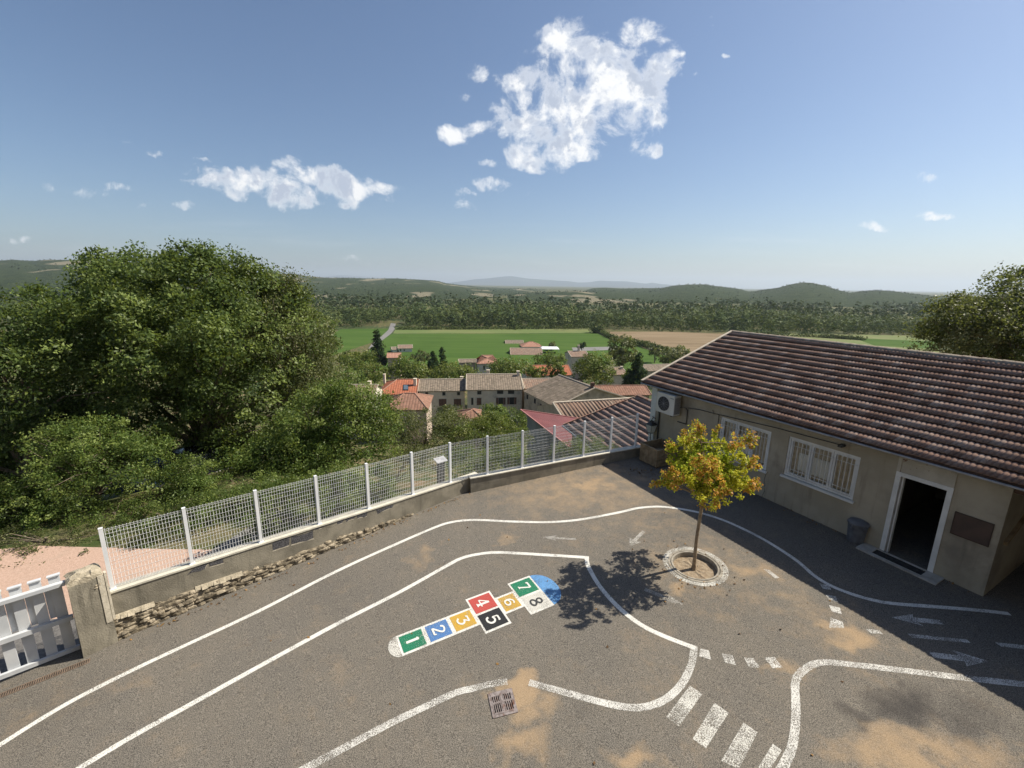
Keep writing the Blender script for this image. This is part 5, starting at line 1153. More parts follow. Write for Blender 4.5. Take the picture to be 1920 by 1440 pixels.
        wo = mb.build('window', mt['surround'], rt)
        mb = MB(); mb.box(pu0, pu1, -.006, .0, z0, z1, WF); mb.build('pane', mt['darkwin'], wo)
        if sh == 1:
            for k in range(2): mb = MB(); mb.box(pu0+(pu1-pu0)*k/2+.02, pu0+(pu1-pu0)*(k+1)/2-.02, -.05, -.012, z0+.01, z1-.01, WF); mb.build('shutter', mt['shutter'], wo)
        if sh == 2:
            for k in range(2): mb = MB(); u_ = ul if k == 0 else pu1+.02; mb.box(u_, u_+wd*.25, -.06, -.022, z0, z1, WF); mb.build('shutter', mt['shutter'], wo)
    for (fu, fv, hh_, ww) in chim:
        c = e0+eu*(L*fu)+inn*(2*dpt*fv); zz = z+(dpt-abs(2*dpt*fv-dpt))*tp; mb = MB(); mb.box(c[0]-ww, c[0]+ww, c[1]-.35, c[1]+.35, zz-.5, zz+hh_); mb.box(c[0]-ww-.06, c[0]+ww+.06, c[1]-.41, c[1]+.41, zz+hh_+.001, zz+hh_+.09)
        ch = mb.build('chimney', WM['grey'], rf); mb = MB(); mb.beam((c[0], c[1], zz+hh_+.09), (c[0], c[1], zz+hh_+.45), .12, n=8); mb.build('chimney_pot', mt['terracotta'], ch) if False else None
    return rt
g_ = 'village houses below the school'
vhouse('long grey stone house with three little attic windows above two closed brown shutters', 783.3, 733.8, 873.5, 93, 711, RT['old'], WM['grey'], -24, y1=732.6, over=.25, group=g_,
       wins=[(797.5, 735.5, 803, 741.5), (829.5, 735, 835, 741.5), (857, 735, 862.5, 741), (823, 748, 837, 761, 1), (851, 748, 864.5, 761, 1)], chim=[(.92, .9, .9, .3)])
vhouse('taller grey stone house right of the one with three attic windows, with open brown shutters', 874, 731.2, 981.5, 92, 701.5, RT['old'], WM['grey'], -24, y1=730.6, over=.25, group=g_,
       wins=[(895, 733, 902.5, 739.5), (883.5, 746, 887.5, 759), (894, 746, 902.5, 759.5, 1), (932, 732, 943.5, 738.5), (952.5, 732, 964, 738.5), (930, 745.5, 948, 758.5, 2), (951, 745, 968.5, 758, 2)], chim=[(.4, .55, 1.0, .35), (.95, .45, 1.0, .3)])
vhouse('grey tiled house with a skylight behind the corner of the wing', 984, 729, 1099, 97, 709.5, RT['mix'], WM['stone'], -24, y1=727, group=g_, chim=[(.93, .5, 1.2, .35), (.6, .4, .6, .3)])
oh = vhouse('house with a bright orange hipped roof and a roof window', 706.7, 740, 782, 90, 711.5, RT['red'], WM['pinkw'], -24, y1=738.8, hip=(3.4, 0), group=g_, wins=[(722, 741, 730, 748)], chim=[(.92, .3, 1.4, .3), (.02, .8, 1.6, .2)])
def roof_window(x0, y0, x1, y1, H_):
    e0, eu, inn, tp, rt = H_; nr = np.cross(eu, unit(inn+np.array([0, 0, tp]))); nr = nr if nr[2] > 0 else -nr
    def hp(x, y): d = ray(x, y); return CAM+d*((nr@(e0-CAM))/(nr@d))
    P = [hp(x0, y1), hp(x1, y1), hp(x1, y0), hp(x0, y0)]; mb = MB(); mb.hexa([p+nr*.02 for p in P]+[p+nr*.14 for p in P]); rw = mb.build('roof_window', mt['darkwin'], rt); mb = MB()
    c_ = sum(P)/4; Q = [c_+(p-c_)*.8+nr*.142 for p in P]; mb.poly(Q); mb.build('pane', M('sky_glass', (.10, .13, .16), None, rough=.1, spec=.8), rw)
roof_window(756, 722, 766, 732, LASTH)
vhouse('square house with a rusty red hipped roof in front of the orange one', 719, 769, 803, 72, 737.5, RT['redb'], WM['pinkw'], -22, y1=768.3, hip=(2.8, 2.8), pitch=20, group=g_)
vhouse('house with a striped old tile roof and pale gable half hidden by the huge tree', 585, 751, 699, 76, 721.5, RT['mix'], WM['cream'], -22, y1=750, group=g_, chim=[(.8, .7, .8, .3)])
vhouse('long low house with a mottled red roof and three small windows in a green-grey wall', 1100, 741.5, 1222, 86, 723, RT['redb'], M('mossy_wall', (.19, .19, .13), (.25, .25, .18), 1, .95), -23, y1=740.5, wins=[(1129.5, 744.5, 1134.5, 749.5), (1152.5, 744, 1158, 749.5), (1184, 744, 1189, 749)], group=g_, pitch=19)
vhouse('pale gabled house between the round tree and the dark cedar', 1143, 703, 1178, 118, 689, RT['mix'], WM['grey'], -27.5, y1=702, group=g_, chim=[(.9, .4, .6, .3)])
vhouse('grey roofed house right behind the dark cedar', 1213, 696, 1290, 150, 683, RT['old'], WM['stone'], -28, y1=694, group=g_)
vhouse('house with a salmon red hipped roof behind the row of plane trees', 894, 682, 937, 148, 666, RT['pink'], WM['cream'], -28, y1=681.5, hip=(6, 6), pitch=26, group=g_, wins=[(906, 686, 909, 693), (922, 686, 925, 693)])
vhouse('low dark roofed outbuilding left of the salmon hipped roof', 860, 680, 894, 150, 673.5, RT['old'], WM['stone'], -28, y1=679.5, group=g_)
vhouse('long red roofed building glimpsed between the plane trees', 987, 704, 1074, 132, 684.5, RT['red'], WM['cream'], -28, y1=703, group=g_, pitch=20)
vhouse('pale house with a tiled roof and white chimney left of the round tree', 1071, 669, 1106, 165, 658, RT['mix'], WM['grey'], -28, y1=668.5, group=g_, chim=[(.6, .5, 2.2, .4)])
vhouse('white gabled cream house alone at the left corner of the green field', 746, 653.5, 774, 225, 646.5, RT['mix'], WM['cream'], -28, y1=653, group='farms in the valley', wins=[(750, 655, 752, 658), (757, 655, 759, 658)])
vhouse('low wing adjoining the cream house at the field corner', 735, 656, 746, 224, 650.5, RT['old'], WM['cream'], -28, y1=655.5, group='farms in the valley')
vhouse('small house with a pale pink roof near the dark conifer', 725, 671, 752, 160, 661.5, RT['pink'], WM['pinkw'], -28, y1=670.5, group=g_)
vhouse('long front barn of the farm in the green field', 957, 665, 1018, 222, 652.5, RT['mix'], WM['cream'], -28, y1=665.5, pitch=20, group='farms in the valley', name='farm_building')
vhouse('hip roofed dwelling of the farm, above the long front barn', 978, 650.5, 1018, 247, 640.5, RT['pink'], WM['cream'], -28, y1=650.5, hip=(5, 5), pitch=24, group='farms in the valley', name='farm_building', wins=[(990, 652, 992, 654)])
vhouse('dark roofed rear barn at the left of the farm', 949, 648.5, 984, 262, 638, RT['old'], WM['cream'], -28, y1=648.5, group='farms in the valley', name='farm_building')
vhouse('tiny garden hut with a rusty hipped roof among the shrubs', 858, 785, 905, 52, 767, RT['redb'], WM['stone'], -15, y1=784, hip=(2, 1.2), pitch=24, group=g_, name='garden_hut')
o = empty('white_marquee', (*V_(1030, 660), ZV), 'white tent-like canopy standing beside the farm', 'canopy'); c = V_(1030, 661)
mb = MB(); mb.hexa([(c[0]-5, c[1]-3, ZV+2.2), (c[0]+5, c[1]-3, ZV+2.2), (c[0]+5, c[1]+3, ZV+2.2), (c[0]-5, c[1]+3, ZV+2.2), (c[0]-4, c[1]-.2, ZV+3.2), (c[0]+4, c[1]-.2, ZV+3.2), (c[0]+4, c[1]+.2, ZV+3.2), (c[0]-4, c[1]+.2, ZV+3.2)]); mb.build('canopy', mt['whitemetal'], o)
for (a, b) in ((-4.8, -2.8), (4.8, -2.8), (4.8, 2.8), (-4.8, 2.8)): mb = MB(); mb.beam((c[0]+a, c[1]+b, ZV), (c[0]+a, c[1]+b, ZV+2.2), .08); mb.build('pole', mt['whitemetal'], o)
# stone wing with hipped corner (its eave runs towards us) ----------
zE = DEP(981, 731, 92)[2]; q0 = PZ(981, 733, zE); q1 = PZ(1042, 764, zE)
ue = unit((q1-q0)); ie_ = np.array([-ue[1], ue[0], 0]); ie_ = ie_ if ie_[0] > 0 else -ie_
lo, hi = .5, 20.
for _ in range(40):
    k = (lo+hi)/2; p = q1+ie_*k+np.array([0, 0, k*math.tan(math.radians(19))])
    if pj(p)[1] > 728: lo = k
    else: hi = k
dw = k; rz_ = zE+dw*math.tan(math.radians(19)); wing = empty('stone_wing', (*((q0+q1)/2+ie_*dw)[:2], -21), 'stone wing with a ribbed old tile roof, its rubble gable turned to the school', 'house', g_)
L_ = float(np.linalg.norm(q1-q0)); up = np.array([0, 0, 1.]); r0 = q0+ie_*dw+up*(rz_-zE); r1 = q1+ie_*dw+up*(rz_-zE); f0 = q0+ie_*2*dw; f1 = q1+ie_*2*dw
P4 = [q0, q1, r1, r0]; vv_ = unit(r0-q0); raw('roof', P4, [(0, 1, 2, 3)], tilemat('wing_tile', rc_pal['old'], 1.15, .5, line=.9, dirtamt=.5), wing, tile=[(float((p-q0)@ue)+60, float((p-q0)@vv_)+60, 0) for p in P4])
mb = MB(); mb.poly([f1, f0, r0, r1]); mb.build('back_roof', RT['old'], wing)
mb = MB(); o_ = .3; a0, a1, b0, b1 = q0+ie_*o_, q1+ie_*o_-ue*o_, f0-ie_*o_, f1-ie_*o_-ue*o_
def zz_(p, z): return (p[0], p[1], z)
for A2, B2 in ((a0, a1), (b1, b0)): mb.poly([zz_(A2, -22), zz_(B2, -22), zz_(B2, zE+.05), zz_(A2, zE+.05)])
mb.poly([zz_(a1, -22), zz_(b1, -22), zz_(b1, zE+.05), zz_(r1-ue*o_, rz_-.1), zz_(a1, zE+.05)]); mb.build('wall', WM['stone'], wing)
mb = MB(); mb.beam(q1+up*.08, r1+up*.08, .12); mb.beam(r1+up*.08, f1+up*.08, .16); mb.beam(r0+up*.05, r1+up*.05, .14, n=6); mb.build('verge', mt['verge'], wing)
for (x, y) in ((989, 744), (1003, 752), (1014, 762)):
    p = planeq(a0, a1, x, y); n_o = -ie_; mb = MB()
    def WW(a, b, z): s = p+ue*a-ie_*b; return (s[0], s[1], p[2]+z)
    mb.box(-.4, .4, .0, .03, -.5, .5, WW); mb.build('window', mt['darkwin'], wing)
cc = r0+(r1-r0)*.93; mb = MB(); mb.box(cc[0]-.35, cc[0]+.35, cc[1]-.35, cc[1]+.35, rz_-.4, rz_+.9); mb.build('chimney', mt['shutter'], wing)
# ribbed roman tile roof --------------------------------------------
k0 = DEP(1037, 756.5, 50.); k1 = PZ(1190, 747.5, k0[2]); uu = unit(k1-k0); dn = np.array([uu[1], -uu[0], 0.]); dn = dn if dn[1] < 0 else -dn
dsl = unit(dn-up*math.tan(math.radians(16))); Ls = 9.5; ev0 = k0+dsl*Ls
rib = empty('ribbed_roof_house', (*(k0+dn*4+uu*6)[:2], float(k0[2]-6)), 'house with a roof of long ribbed roman tiles behind the red metal roof', 'house', g_)
roof_sheet(ev0, uu, -dsl, float(np.linalg.norm(k1-k0)), Ls, 'roof', RT['mix'], rib, course=4.7, period=.46, amp=.085, samp=6, lip=.03, shift=False, jitter=.015)
mb = MB(); f_ = k0-dn*7-up*2.; g2 = k1-dn*7-up*2.; mb.poly([g2, f_, k0, k1]); mb.build('back_roof', RT['mix'], rib)
zb_ = float(k0[2])-8; W0 = [ev0-dn*.3+uu*.3, ev0+uu*(np.linalg.norm(k1-k0)-.3)-dn*.3, g2+dn*.3-uu*.3, f_+dn*.3+uu*.3]; mb = MB()
for i in range(4): p, q = W0[i], W0[(i+1) % 4]; pts = [zz_(p, zb_), zz_(q, zb_), zz_(q, q[2]-.1)]; 
tops = [w_[2]-.12 for w_ in W0]
mb.poly([zz_(W0[0], zb_), zz_(W0[1], zb_), zz_(W0[1], tops[1]), zz_(W0[0], tops[0])]); mb.poly([zz_(W0[2], zb_), zz_(W0[3], zb_), zz_(W0[3], tops[3]), zz_(W0[2], tops[2])])
mb.poly([zz_(W0[3], zb_), zz_(W0[0], zb_), zz_(W0[0], tops[0]), zz_(k0+uu*.3, k0[2]-.12), zz_(W0[3], tops[3])]); mb.poly([zz_(W0[1], zb_), zz_(W0[2], zb_), zz_(W0[2], tops[2]), zz_(k1-uu*.3, k0[2]-.12), zz_(W0[1], tops[1])])
mb.build('wall', WM['stone'], rib)
mb = MB(); mb.beam(k0+up*.08, k1+up*.08, .15, n=6); mb.beam(k0+up*.08, ev0+up*.1, .13, n=5); mb.build('ridge_tiles', mt['verge'], rib)
vp = k0+dsl*5.2+uu*3.2; mb = MB(); mb.box(vp[0]-.22, vp[0]+.22, vp[1]-.2, vp[1]+.2, vp[2]-.1, vp[2]+.5); mb.build('roof_vent', mt['conctop'], rib)
# red metal monopitch roof --------------------------------------------
Aq = DEP(976, 769, 36.); Bq = DEP(1102, 788, 36.); Cq = DEP(1081, 851, 26.); Dq = Cq+(Bq-Aq)
shed = empty('metal_roof_shed', (*((Aq+Dq)/2)[:2], float(Cq[2]-4)), 'grey-blue shed with a red corrugated metal lean-to roof', 'shed', g_)
m_red = M('red_metal_roof', (.15, .042, .045), (.19, .055, .056), .8, .55, bump=0)
uR = unit(Bq-Aq); vR = unit(Cq-Aq); V = []; F = []; nC = 60; LB = np.linalg.norm(Cq-Aq)
nR = unit(np.cross(Bq-Aq, Cq-Aq)); nR = nR if nR[2] > 0 else -nR
for i in range(nC*4+1):
    t_ = i/(nC*4)*LB; hgt = (0, .03, .03, 0)[i % 4]
    V += [tuple(Aq+vR*t_+nR*hgt), tuple(Bq+vR*t_+nR*hgt)]
for i in range(nC*4): F.append((2*i, 2*i+1, 2*i+3, 2*i+2))
raw('roof', V, F, m_red, shed)
mb = MB(); mb.beam(Aq+nR*.05, Cq+nR*.05, .06); mb.beam(Aq+nR*.05, Bq+nR*.05, .06); mb.build('roof_trim', M('pink_trim', (.34, .16, .15), (.40, .19, .17)), shed)
mb = MB(); iA, iC, iB, iD = Aq+uR*.5+vR*.3, Cq+uR*.5-vR*.3, Bq-uR*.4+vR*.3, Dq-uR*.4-vR*.3; zb_ = float(Cq[2])-8
for p, q in ((iA, iC), (iC, iD), (iD, iB), (iB, iA)): mb.poly([zz_(p, zb_), zz_(q, zb_), zz_(q, q[2]-.05), zz_(p, p[2]-.05)])
mb.build('wall', M('grey_blue_cladding', (.20, .22, .23), (.26, .28, .29), 1, .7), shed)
# lower building parallel to the school ---------------------------------
az = math.radians(-11.5); nG = np.array([NN[0]*math.cos(az)-NN[1]*math.sin(az), NN[0]*math.sin(az)+NN[1]*math.cos(az), 0]); eG = np.array([-nG[1], nG[0], 0]); eG = eG if eG[1] < 0 else -eG
gP = DEP(1056, 797, 25.0); pit = .295; vG = np.array([-nG[0]*math.cos(pit), -nG[1]*math.cos(pit), math.sin(pit)])
low = empty('lower_tiled_house', (*(gP+eG*6-nG*5)[:2], float(gP[2]-5)), 'lower house with a plain brown tiled roof just beyond the last fence bays', 'house', g_)
roof_sheet(gP, eG, vG, 15., 5.1, 'roof', RT['G'], low, course=5.1/13, period=.20, amp=.014, samp=6, lip=.018, shift=False)
mb = MB(); top_ = gP+vG*5.1; bk = top_-nG*5-up*1.3; mb.poly([bk, top_, top_+eG*15, bk+eG*15]); mb.build('back_roof', RT['G'], low)
mb = MB(); i0 = gP+eG*.45-nG*.4; i1 = gP+eG*14.8-nG*.4; j0 = bk+eG*.45+nG*.3; j1 = bk+eG*14.8+nG*.3; zb_ = float(gP[2])-6
mb.poly([zz_(i0, zb_), zz_(i1, zb_), zz_(i1, gP[2]), zz_(i0, gP[2])]); mb.poly([zz_(j0, zb_), zz_(i0, zb_), zz_(i0, gP[2]), zz_(top_+eG*.45, top_[2]-.15), zz_(j0, bk[2]-.1)]); mb.poly([zz_(j1, zb_), zz_(j0, zb_), zz_(j0, bk[2]-.1), zz_(j1, bk[2]-.1)])
mb.poly([zz_(i1, zb_), zz_(j1, zb_), zz_(j1, bk[2]-.1), zz_(top_+eG*14.8, top_[2]-.15), zz_(i1, gP[2])]); mb.build('wall', WM['stone'], low)
mb = MB(); mb.beam(gP-up*.05+nG*.04, gP+eG*15-up*.05+nG*.04, .06, n=6); mb.build('gutter', mt['gutter'], low)
mb = MB(); mb.beam(top_+up*.03, top_+eG*15+up*.03, .12, n=6); mb.build('ridge_tiles', mt['terracotta'], low)
mb = MB(); mb.beam(gP+up*.03, top_+up*.06, .05, n=4); mb.build('verge', mt['terracotta'], low)
# orange house roof window
p = DEP(760, 724, 92.5)
# ---------------------------------------------------------------- village trees
def ptree(label, x, yt, yb, wpx, Y, kind, name='tree', cat='tree', cone=False, group='trees among the village houses', dens=1.):
    c = px_ell(x, (yt+yb)/2, wpx, (yb-yt), Y); zb = max(float(T(c[0], Y)), ZV); px_m = 442/Y; area = (wpx/1.875)*((yb-yt)/1.875)*.8
    s = max(.16, 2.1/px_m); N = int(min(12000, 5.6*area*dens/((s*px_m)**2*.28))); N = int(N*(2.0 if cone else 1.0)); nl = 26; ncl = max(14, N//nl)
    if cone:
        E = []; h = c[5]*2
        for k in range(7): f = k/6; E.append((c[0], c[1], c[2]-c[5]+h*(.08+.86*f), c[3]*(1.0-.86*f)*(1.08 if k % 2 else .92), c[3]*(1.0-.86*f), h*.13))
    else:
        E = [c]+[(c[0]+c[3]*.5*math.cos(a), c[1]+c[4]*.5*math.sin(a), c[2]+c[5]*rng.uniform(-.25, .25), c[3]*.55, c[4]*.55, c[5]*.7) for a in (0.5, 1.8, 2.9, 4.2, 5.5)]
    return tree(name, label, cat, (c[0], c[1], zb), E, kind, ncl, max(c[3]*.26, s*1.3), nl, s, tr=.28, nb=8, group=group, inner=.15, low=-.85, rag=.06, form=1.1, rnd=.7)
ptree('round pollarded plane tree, leftmost of the row above the orange roof', 765, 667, 716, 76, 122, 'plane')
ptree('broad flat-topped plane tree above the house with three attic windows', 850, 680, 716, 84, 122, 'plane')
ptree('wide plane tree right of the salmon hipped roof', 957, 671, 709, 88, 124, 'plane')
ptree('thin yellowing tree in front of the long red roofed building', 1008, 685, 714, 42, 112, 'plane')
ptree('slender yellow-green tree right beside the thin yellowing one', 1045, 674, 714, 34, 113, 'plane')
ptree('dark green tree just below the farm canopy', 1032, 660, 692, 62, 150, 'bush')
ptree('big dense round tree left of the pale gabled house', 1116, 660, 724, 74, 104, 'plane')
ptree('tall dark bushy tree rising into the ploughed field', 1167, 628, 690, 54, 132, 'olive')
ptree('dark spreading cedar beside the school roof corner', 1196, 664, 724, 50, 103, 'dark', name='cedar_tree', cone=True)
ptree('small round field tree at the edge of the ploughed field', 1229, 648, 670, 22, 205, 'olive')
ptree('wide clump of trees left of the school roof slope', 1268, 648, 688, 60, 168, 'olive')
ptree('dark conifer standing at the left corner of the green field', 708, 620, 682, 32, 165, 'dark', name='conifer_tree', cone=True)
ptree('dark conifer between two plane trees, the wider one', 812, 660, 704, 34, 140, 'dark', name='conifer_tree', cone=True)
ptree('dark conifer between two plane trees, the narrow taller one', 829, 652, 704, 20, 142, 'dark', name='conifer_tree', cone=True)
ptree('green tree left of the leftmost round plane tree', 690, 676, 724, 64, 112, 'plane')
ptree('bushy tree between the huge tree and the striped roof', 645, 690, 732, 70, 100, 'bush')
ptree('olive-green tree above the house with the pale gable', 668, 655, 690, 70, 140, 'plane')
ptree('small tree by the pale pink roof', 700, 655, 676, 40, 170, 'olive')
ptree('lone dark tree at the corner where the hedge meets the wood', 1121, 602, 627, 24, 335, 'forest')
ptree('tiny tree in the field right of the farm', 1091, 641, 656, 10, 235, 'dark')
ptree('small tree beside the farm canopy', 1034, 641, 655, 12, 240, 'olive')
ptree('shrubby tree growing at the gable of the lone cream house', 790, 655, 680, 34, 190, 'olive')
ptree('pale rounded tree at the left end of the valley wood', 600, 588, 640, 62, 235, 'plane')
ptree('dark tree below the pale gabled house', 1182, 690, 722, 34, 108, 'bush')
ptree('scrub tree in the garden beneath the three attic windows', 850, 760, 790, 60, 62, 'olive', name='garden_shrub', cat='shrub')
ptree('scrub by the foot of the tall stone house', 925, 760, 790, 60, 62, 'bush', name='garden_shrub', cat='shrub')
# hedges in the valley
def hedge(pts, label, hgt=2.2, wdt=2.5, n=900, kind='forest'):
    P = [np.array([*V_(*p), ZV]) for p in pts]; seg = rng.integers(0, len(P)-1, n); f = rng.random(n)[:, None]
    C_ = np.array([P[i] for i in seg])*(1-f)+np.array([P[i+1] for i in seg])*f; C_[:, 2] += rng.random(n)*hgt; C_[:, :2] += rng.normal(0, wdt*.4, (n, 2))
    V = leafquads(np.repeat(C_, 3, 0)+rng.normal(0, .4, (n*3, 3)), 1.1); o = leafobj('hedge', V, rng.integers(0, 3, n*3), LM[kind], None); tag(o, label, 'hedge')
hedge([(1122, 622), (1140, 632), (1160, 640)], 'dark hedge dividing the green field from the ploughed field', 2.5, 2, 700)
hedge([(745, 618), (900, 617.5), (1110, 616)], 'long low hedge along the foot of the valley wood', 2.0, 3, 1400)
hedge([(1170, 642), (1215, 652), (1260, 665)], 'bushy hedge along the near side of the ploughed field', 3, 4, 900)
hedge([(1380, 626), (1540, 633), (1620, 638)], 'hedge across the dry meadow behind the school roof', 2.2, 3, 900)
# ---------------------------------------------------------------- valley wood (one uncountable mass)
def template(kind, n, s):
    if kind == 0: ell = [(0, 0, .62, .30, .30, .36), (.1, .05, .5, .22, .22, .3), (-.1, -.08, .5, .22, .22, .3)]
    elif kind == 1: ell = [(0, 0, .58, .155, .155, .42), (.03, .03, .42, .16, .16, .36)]
    else: ell = [(0, 0, .2, .24, .24, .16), (0, 0, .4, .18, .18, .14), (0, 0, .6, .13, .13, .14), (0, 0, .82, .07, .07, .16)]
    V, mi, _ = crown(ell, n//6, .075, 6, s, inner=.05, low=-.7, up=.35, form=1.5, rnd=.42, asp=.8); return V, mi
def wood(name, label, spots, ks, hs, n, s, kind, nt=7, hz=None):
    VV = []; MM = []; TP = {k: [template(k, n, s) for _ in range(nt)] for k in set(ks)}
    for (x, y, z), k, h in zip(spots, ks, hs):
        V, mi = TP[k][rng.integers(nt)]; a = rng.uniform(0, 6.28); c, s_ = math.cos(a), math.sin(a); wv_ = h*rng.uniform(.85, 1.4)
        Q = np.empty_like(V); Q[:, 0] = (V[:, 0]*c-V[:, 1]*s_)*wv_+x; Q[:, 1] = (V[:, 0]*s_+V[:, 1]*c)*wv_+y; Q[:, 2] = V[:, 2]*h+z; VV.append(Q)
        sh = rng.random(); MM.append(np.where(rng.random(len(mi)) < .88, 0 if sh < .40 else (1 if sh < .84 else 2), mi))
    V = np.concatenate(VV); o = leafobj(name, V, np.concatenate(MM), LM[kind], None); tag(o, label, 'wood', kind='stuff'); return o
def edgeY(x):   # near edge of the wood as distance, from its foot in the photo
    foot = np.interp(x, [-900, -150, -95, 0, 60, 130, 200, 400, 900], [300, 335, 350, 352, 355, 352, 345, 350, 360]); return foot
spots = []; ks = []; hs = []
for y in np.arange(300, 470, 9.):
    for x in np.arange(-560, 620, 9.):
        xx = x+rng.normal(0, 2); yy = y+rng.normal(0, 2); e = edgeY(xx)
        if yy < e or abs(xx) > 1.35*yy or (-112 < xx < -92 and yy < 420): continue
        pop = (-95 < xx < 60) or (150 < xx < 260); k = 1 if (pop and rng.random() < .8 and yy > e+10) else (2 if rng.random() < .06 else 0)
        h = rng.uniform(18, 23) if k == 1 else rng.uniform(12, 20)
        if yy < e+10: h *= rng.uniform(.5, .95)
        spots.append((xx, yy, ZV-h*.24)); ks.append(k); hs.append(h)
print('front trees', len(spots))
wood('valley_wood', 'dense valley wood of poplars and broad-leaved trees behind the fields', spots, ks, hs, 150, .062, 'forest')
spots = []; ks = []; hs = []
y = 470.
while y < 830:
    st = 10+y*.009; 
    for x in np.arange(-1.4*y, 1.5*y, st):
        xx = x+rng.normal(0, st*.3); yy = y+rng.normal(0, st*.3)
        cl_ = mnoise.noise((xx*.004, yy*.004, 3.1)); far = yy > 640 and cl_ < -.05
        if far: continue
        spots.append((xx, yy, ZV-3)); k = 2 if cl_ > .25 and rng.random() < .5 else (1 if cl_ < -.1 and rng.random() < .5 else 0); ks.append(k); hs.append(rng.uniform(14, 23))
    y += st
print('back trees', len(spots))
wood('distant_wood', 'further woodland receding across the valley floor', spots, ks, hs, 42, .11, 'forestb')
# ---------------------------------------------------------------- hills and mountains
def hillmat(name, dark, mid, pale, sc, patch, thr=(.60, .63)):
    m, t, b = newmat(name, .98, .05); g = t.add('ShaderNodeNewGeometry').outputs['Position']
    c = t.mix(t.ss(t.noise(g, sc*12, 6, .7), .4, .6), dark, mid); gs = t.add('ShaderNodeVectorMath', operation='MULTIPLY', ins={0: g, 1: (1, .35, 3)}).outputs[0]
    c = t.mix(t.ss(t.noise(gs, patch, 3, .5), *thr), c, pale); t.l.new(c, b.inputs['Base Color'])
    bn = t.add('ShaderNodeBump', ins={'Strength': 1., 'Distance': 14., 'Height': t.noise(g, sc*25, 5, .7)}); t.l.new(bn.outputs[0], b.inputs['Normal']); return m
HV = []
def ridge(sky, R, depth, name, m, zb=ZV-2, nh=1.0, na=640, nr=26, kind='structure', pw=1.0):
    global RV; xs_ = np.linspace(sky[0][0], sky[-1][0], na); V = []
    ysk = np.interp(xs_, [p[0] for p in sky], [p[1] for p in sky])
    for x, y in zip(xs_, ysk):
        d = ray(x, y); hd = math.hypot(d[0], d[1]); ux, uy = d[0]/hd, d[1]/hd; zt = H+R*d[2]/hd
        for j in range(nr):
            f = j/(nr-1); r = R-depth*(1-f*1.0) if f <= 1 else R; prof = math.sin(f*math.pi/2)**pw
            n = mnoise.fractal((ux*R*6e-4*nh, uy*R*6e-4*nh, r*6e-4*nh), .9, 2.1, 6)*R*.0045*prof*(1 if f < .93 else .35)
            V.append((ux*r, uy*r, zb+(zt-zb)*prof+n))
        V.append((ux*(R+depth*.5), uy*(R+depth*.5), zb))
    n1 = nr+1; F = []
    for i in range(len(xs_)-1):
        for j in range(n1-1): a = i*n1+j; F.append((a, a+n1, a+n1+1, a+1))
    if R < 9000:
        A_v = np.array(V).reshape(na, n1, 3); HV.append((A_v, name))
    o = raw(name, V, np.array(F), m, smooth=True); return tag(o, kind=kind)
hm1 = hillmat('wooded_hill', (.035, .052, .020), (.060, .080, .030), (.17, .155, .09), .004, .0040, (.655, .68))
hm2 = hillmat('farmland_hill', (.035, .052, .022), (.060, .080, .030), (.26, .23, .15), .004, .0075, (.57, .60))
ridge([(1030, 556), (1085, 548), (1112, 540), (1135, 539), (1165, 541), (1200, 540.5), (1240, 540), (1262, 535.5), (1290, 533.5), (1320, 534), (1350, 539), (1385, 543), (1405, 548), (1430, 545), (1460, 541), (1485, 534.5), (1505, 532), (1520, 532), (1545, 536), (1568, 543), (1592, 549), (1615, 547), (1640, 545.5), (1662, 546), (1700, 550), (1750, 556), (1800, 557), (1860, 560), (1990, 566), (2300, 560), (2700, 572), (3400, 570), (5000, 600)], 2700, 1650, 'hills', hm1)
ridge([(-4000, 395), (-2600, 420), (-1500, 462), (-900, 470), (-500, 484), (-200, 486), (0, 493), (30, 492.5), (60, 495), (90, 492), (150, 493), (190, 495), (300, 500), (450, 512), (560, 516), (580, 519), (610, 521), (650, 521), (700, 522.5), (740, 521.5), (770, 523), (810, 525), (822, 526), (835, 530), (870, 534), (900, 537), (940, 540), (990, 541), (1050, 545), (1100, 546), (1180, 551)], 3600, 2500, 'hills', hm2)
ridge([(900, 560), (960, 549), (1020, 548), (1080, 546), (1120, 549), (1180, 553), (1260, 556), (1350, 559), (1500, 563), (1800, 572), (1990, 577), (2600, 590), (5000, 640)], 1750, 900, 'hills', hm2)
ridge([(-4000, 460), (-1500, 495), (-500, 513), (0, 521), (200, 526), (500, 533), (600, 536), (700, 538), (800, 541), (900, 545), (1000, 550), (1100, 560)], 2100, 1200, 'hills', hm2)
mt_m = M('mountain_rock', (.05, .07, .08), (.08, .10, .10), .0006, .98, pos=True)
ridge([(560, 545), (700, 545), (800, 535), (860, 529.5), (890, 526), (920, 524), (945, 520.5), (960, 520), (985, 523.5), (1010, 525), (1045, 527), (1065, 527), (1085, 529.5), (1105, 529), (1125, 526), (1150, 527), (1175, 527.5), (1200, 530.5), (1212, 532), (1222, 530), (1240, 533), (1275, 537), (1310, 541), (1400, 547), (1500, 560)], 15000, 4000, 'mountains', mt_m, nh=.3, na=300, nr=12)
ridge([(380, 535), (480, 520), (560, 517), (600, 518.5), (640, 515.5), (670, 517), (720, 521), (770, 524), (830, 530), (900, 540)], 21000, 4000, 'mountains', mt_m, nh=.2, na=120, nr=8)
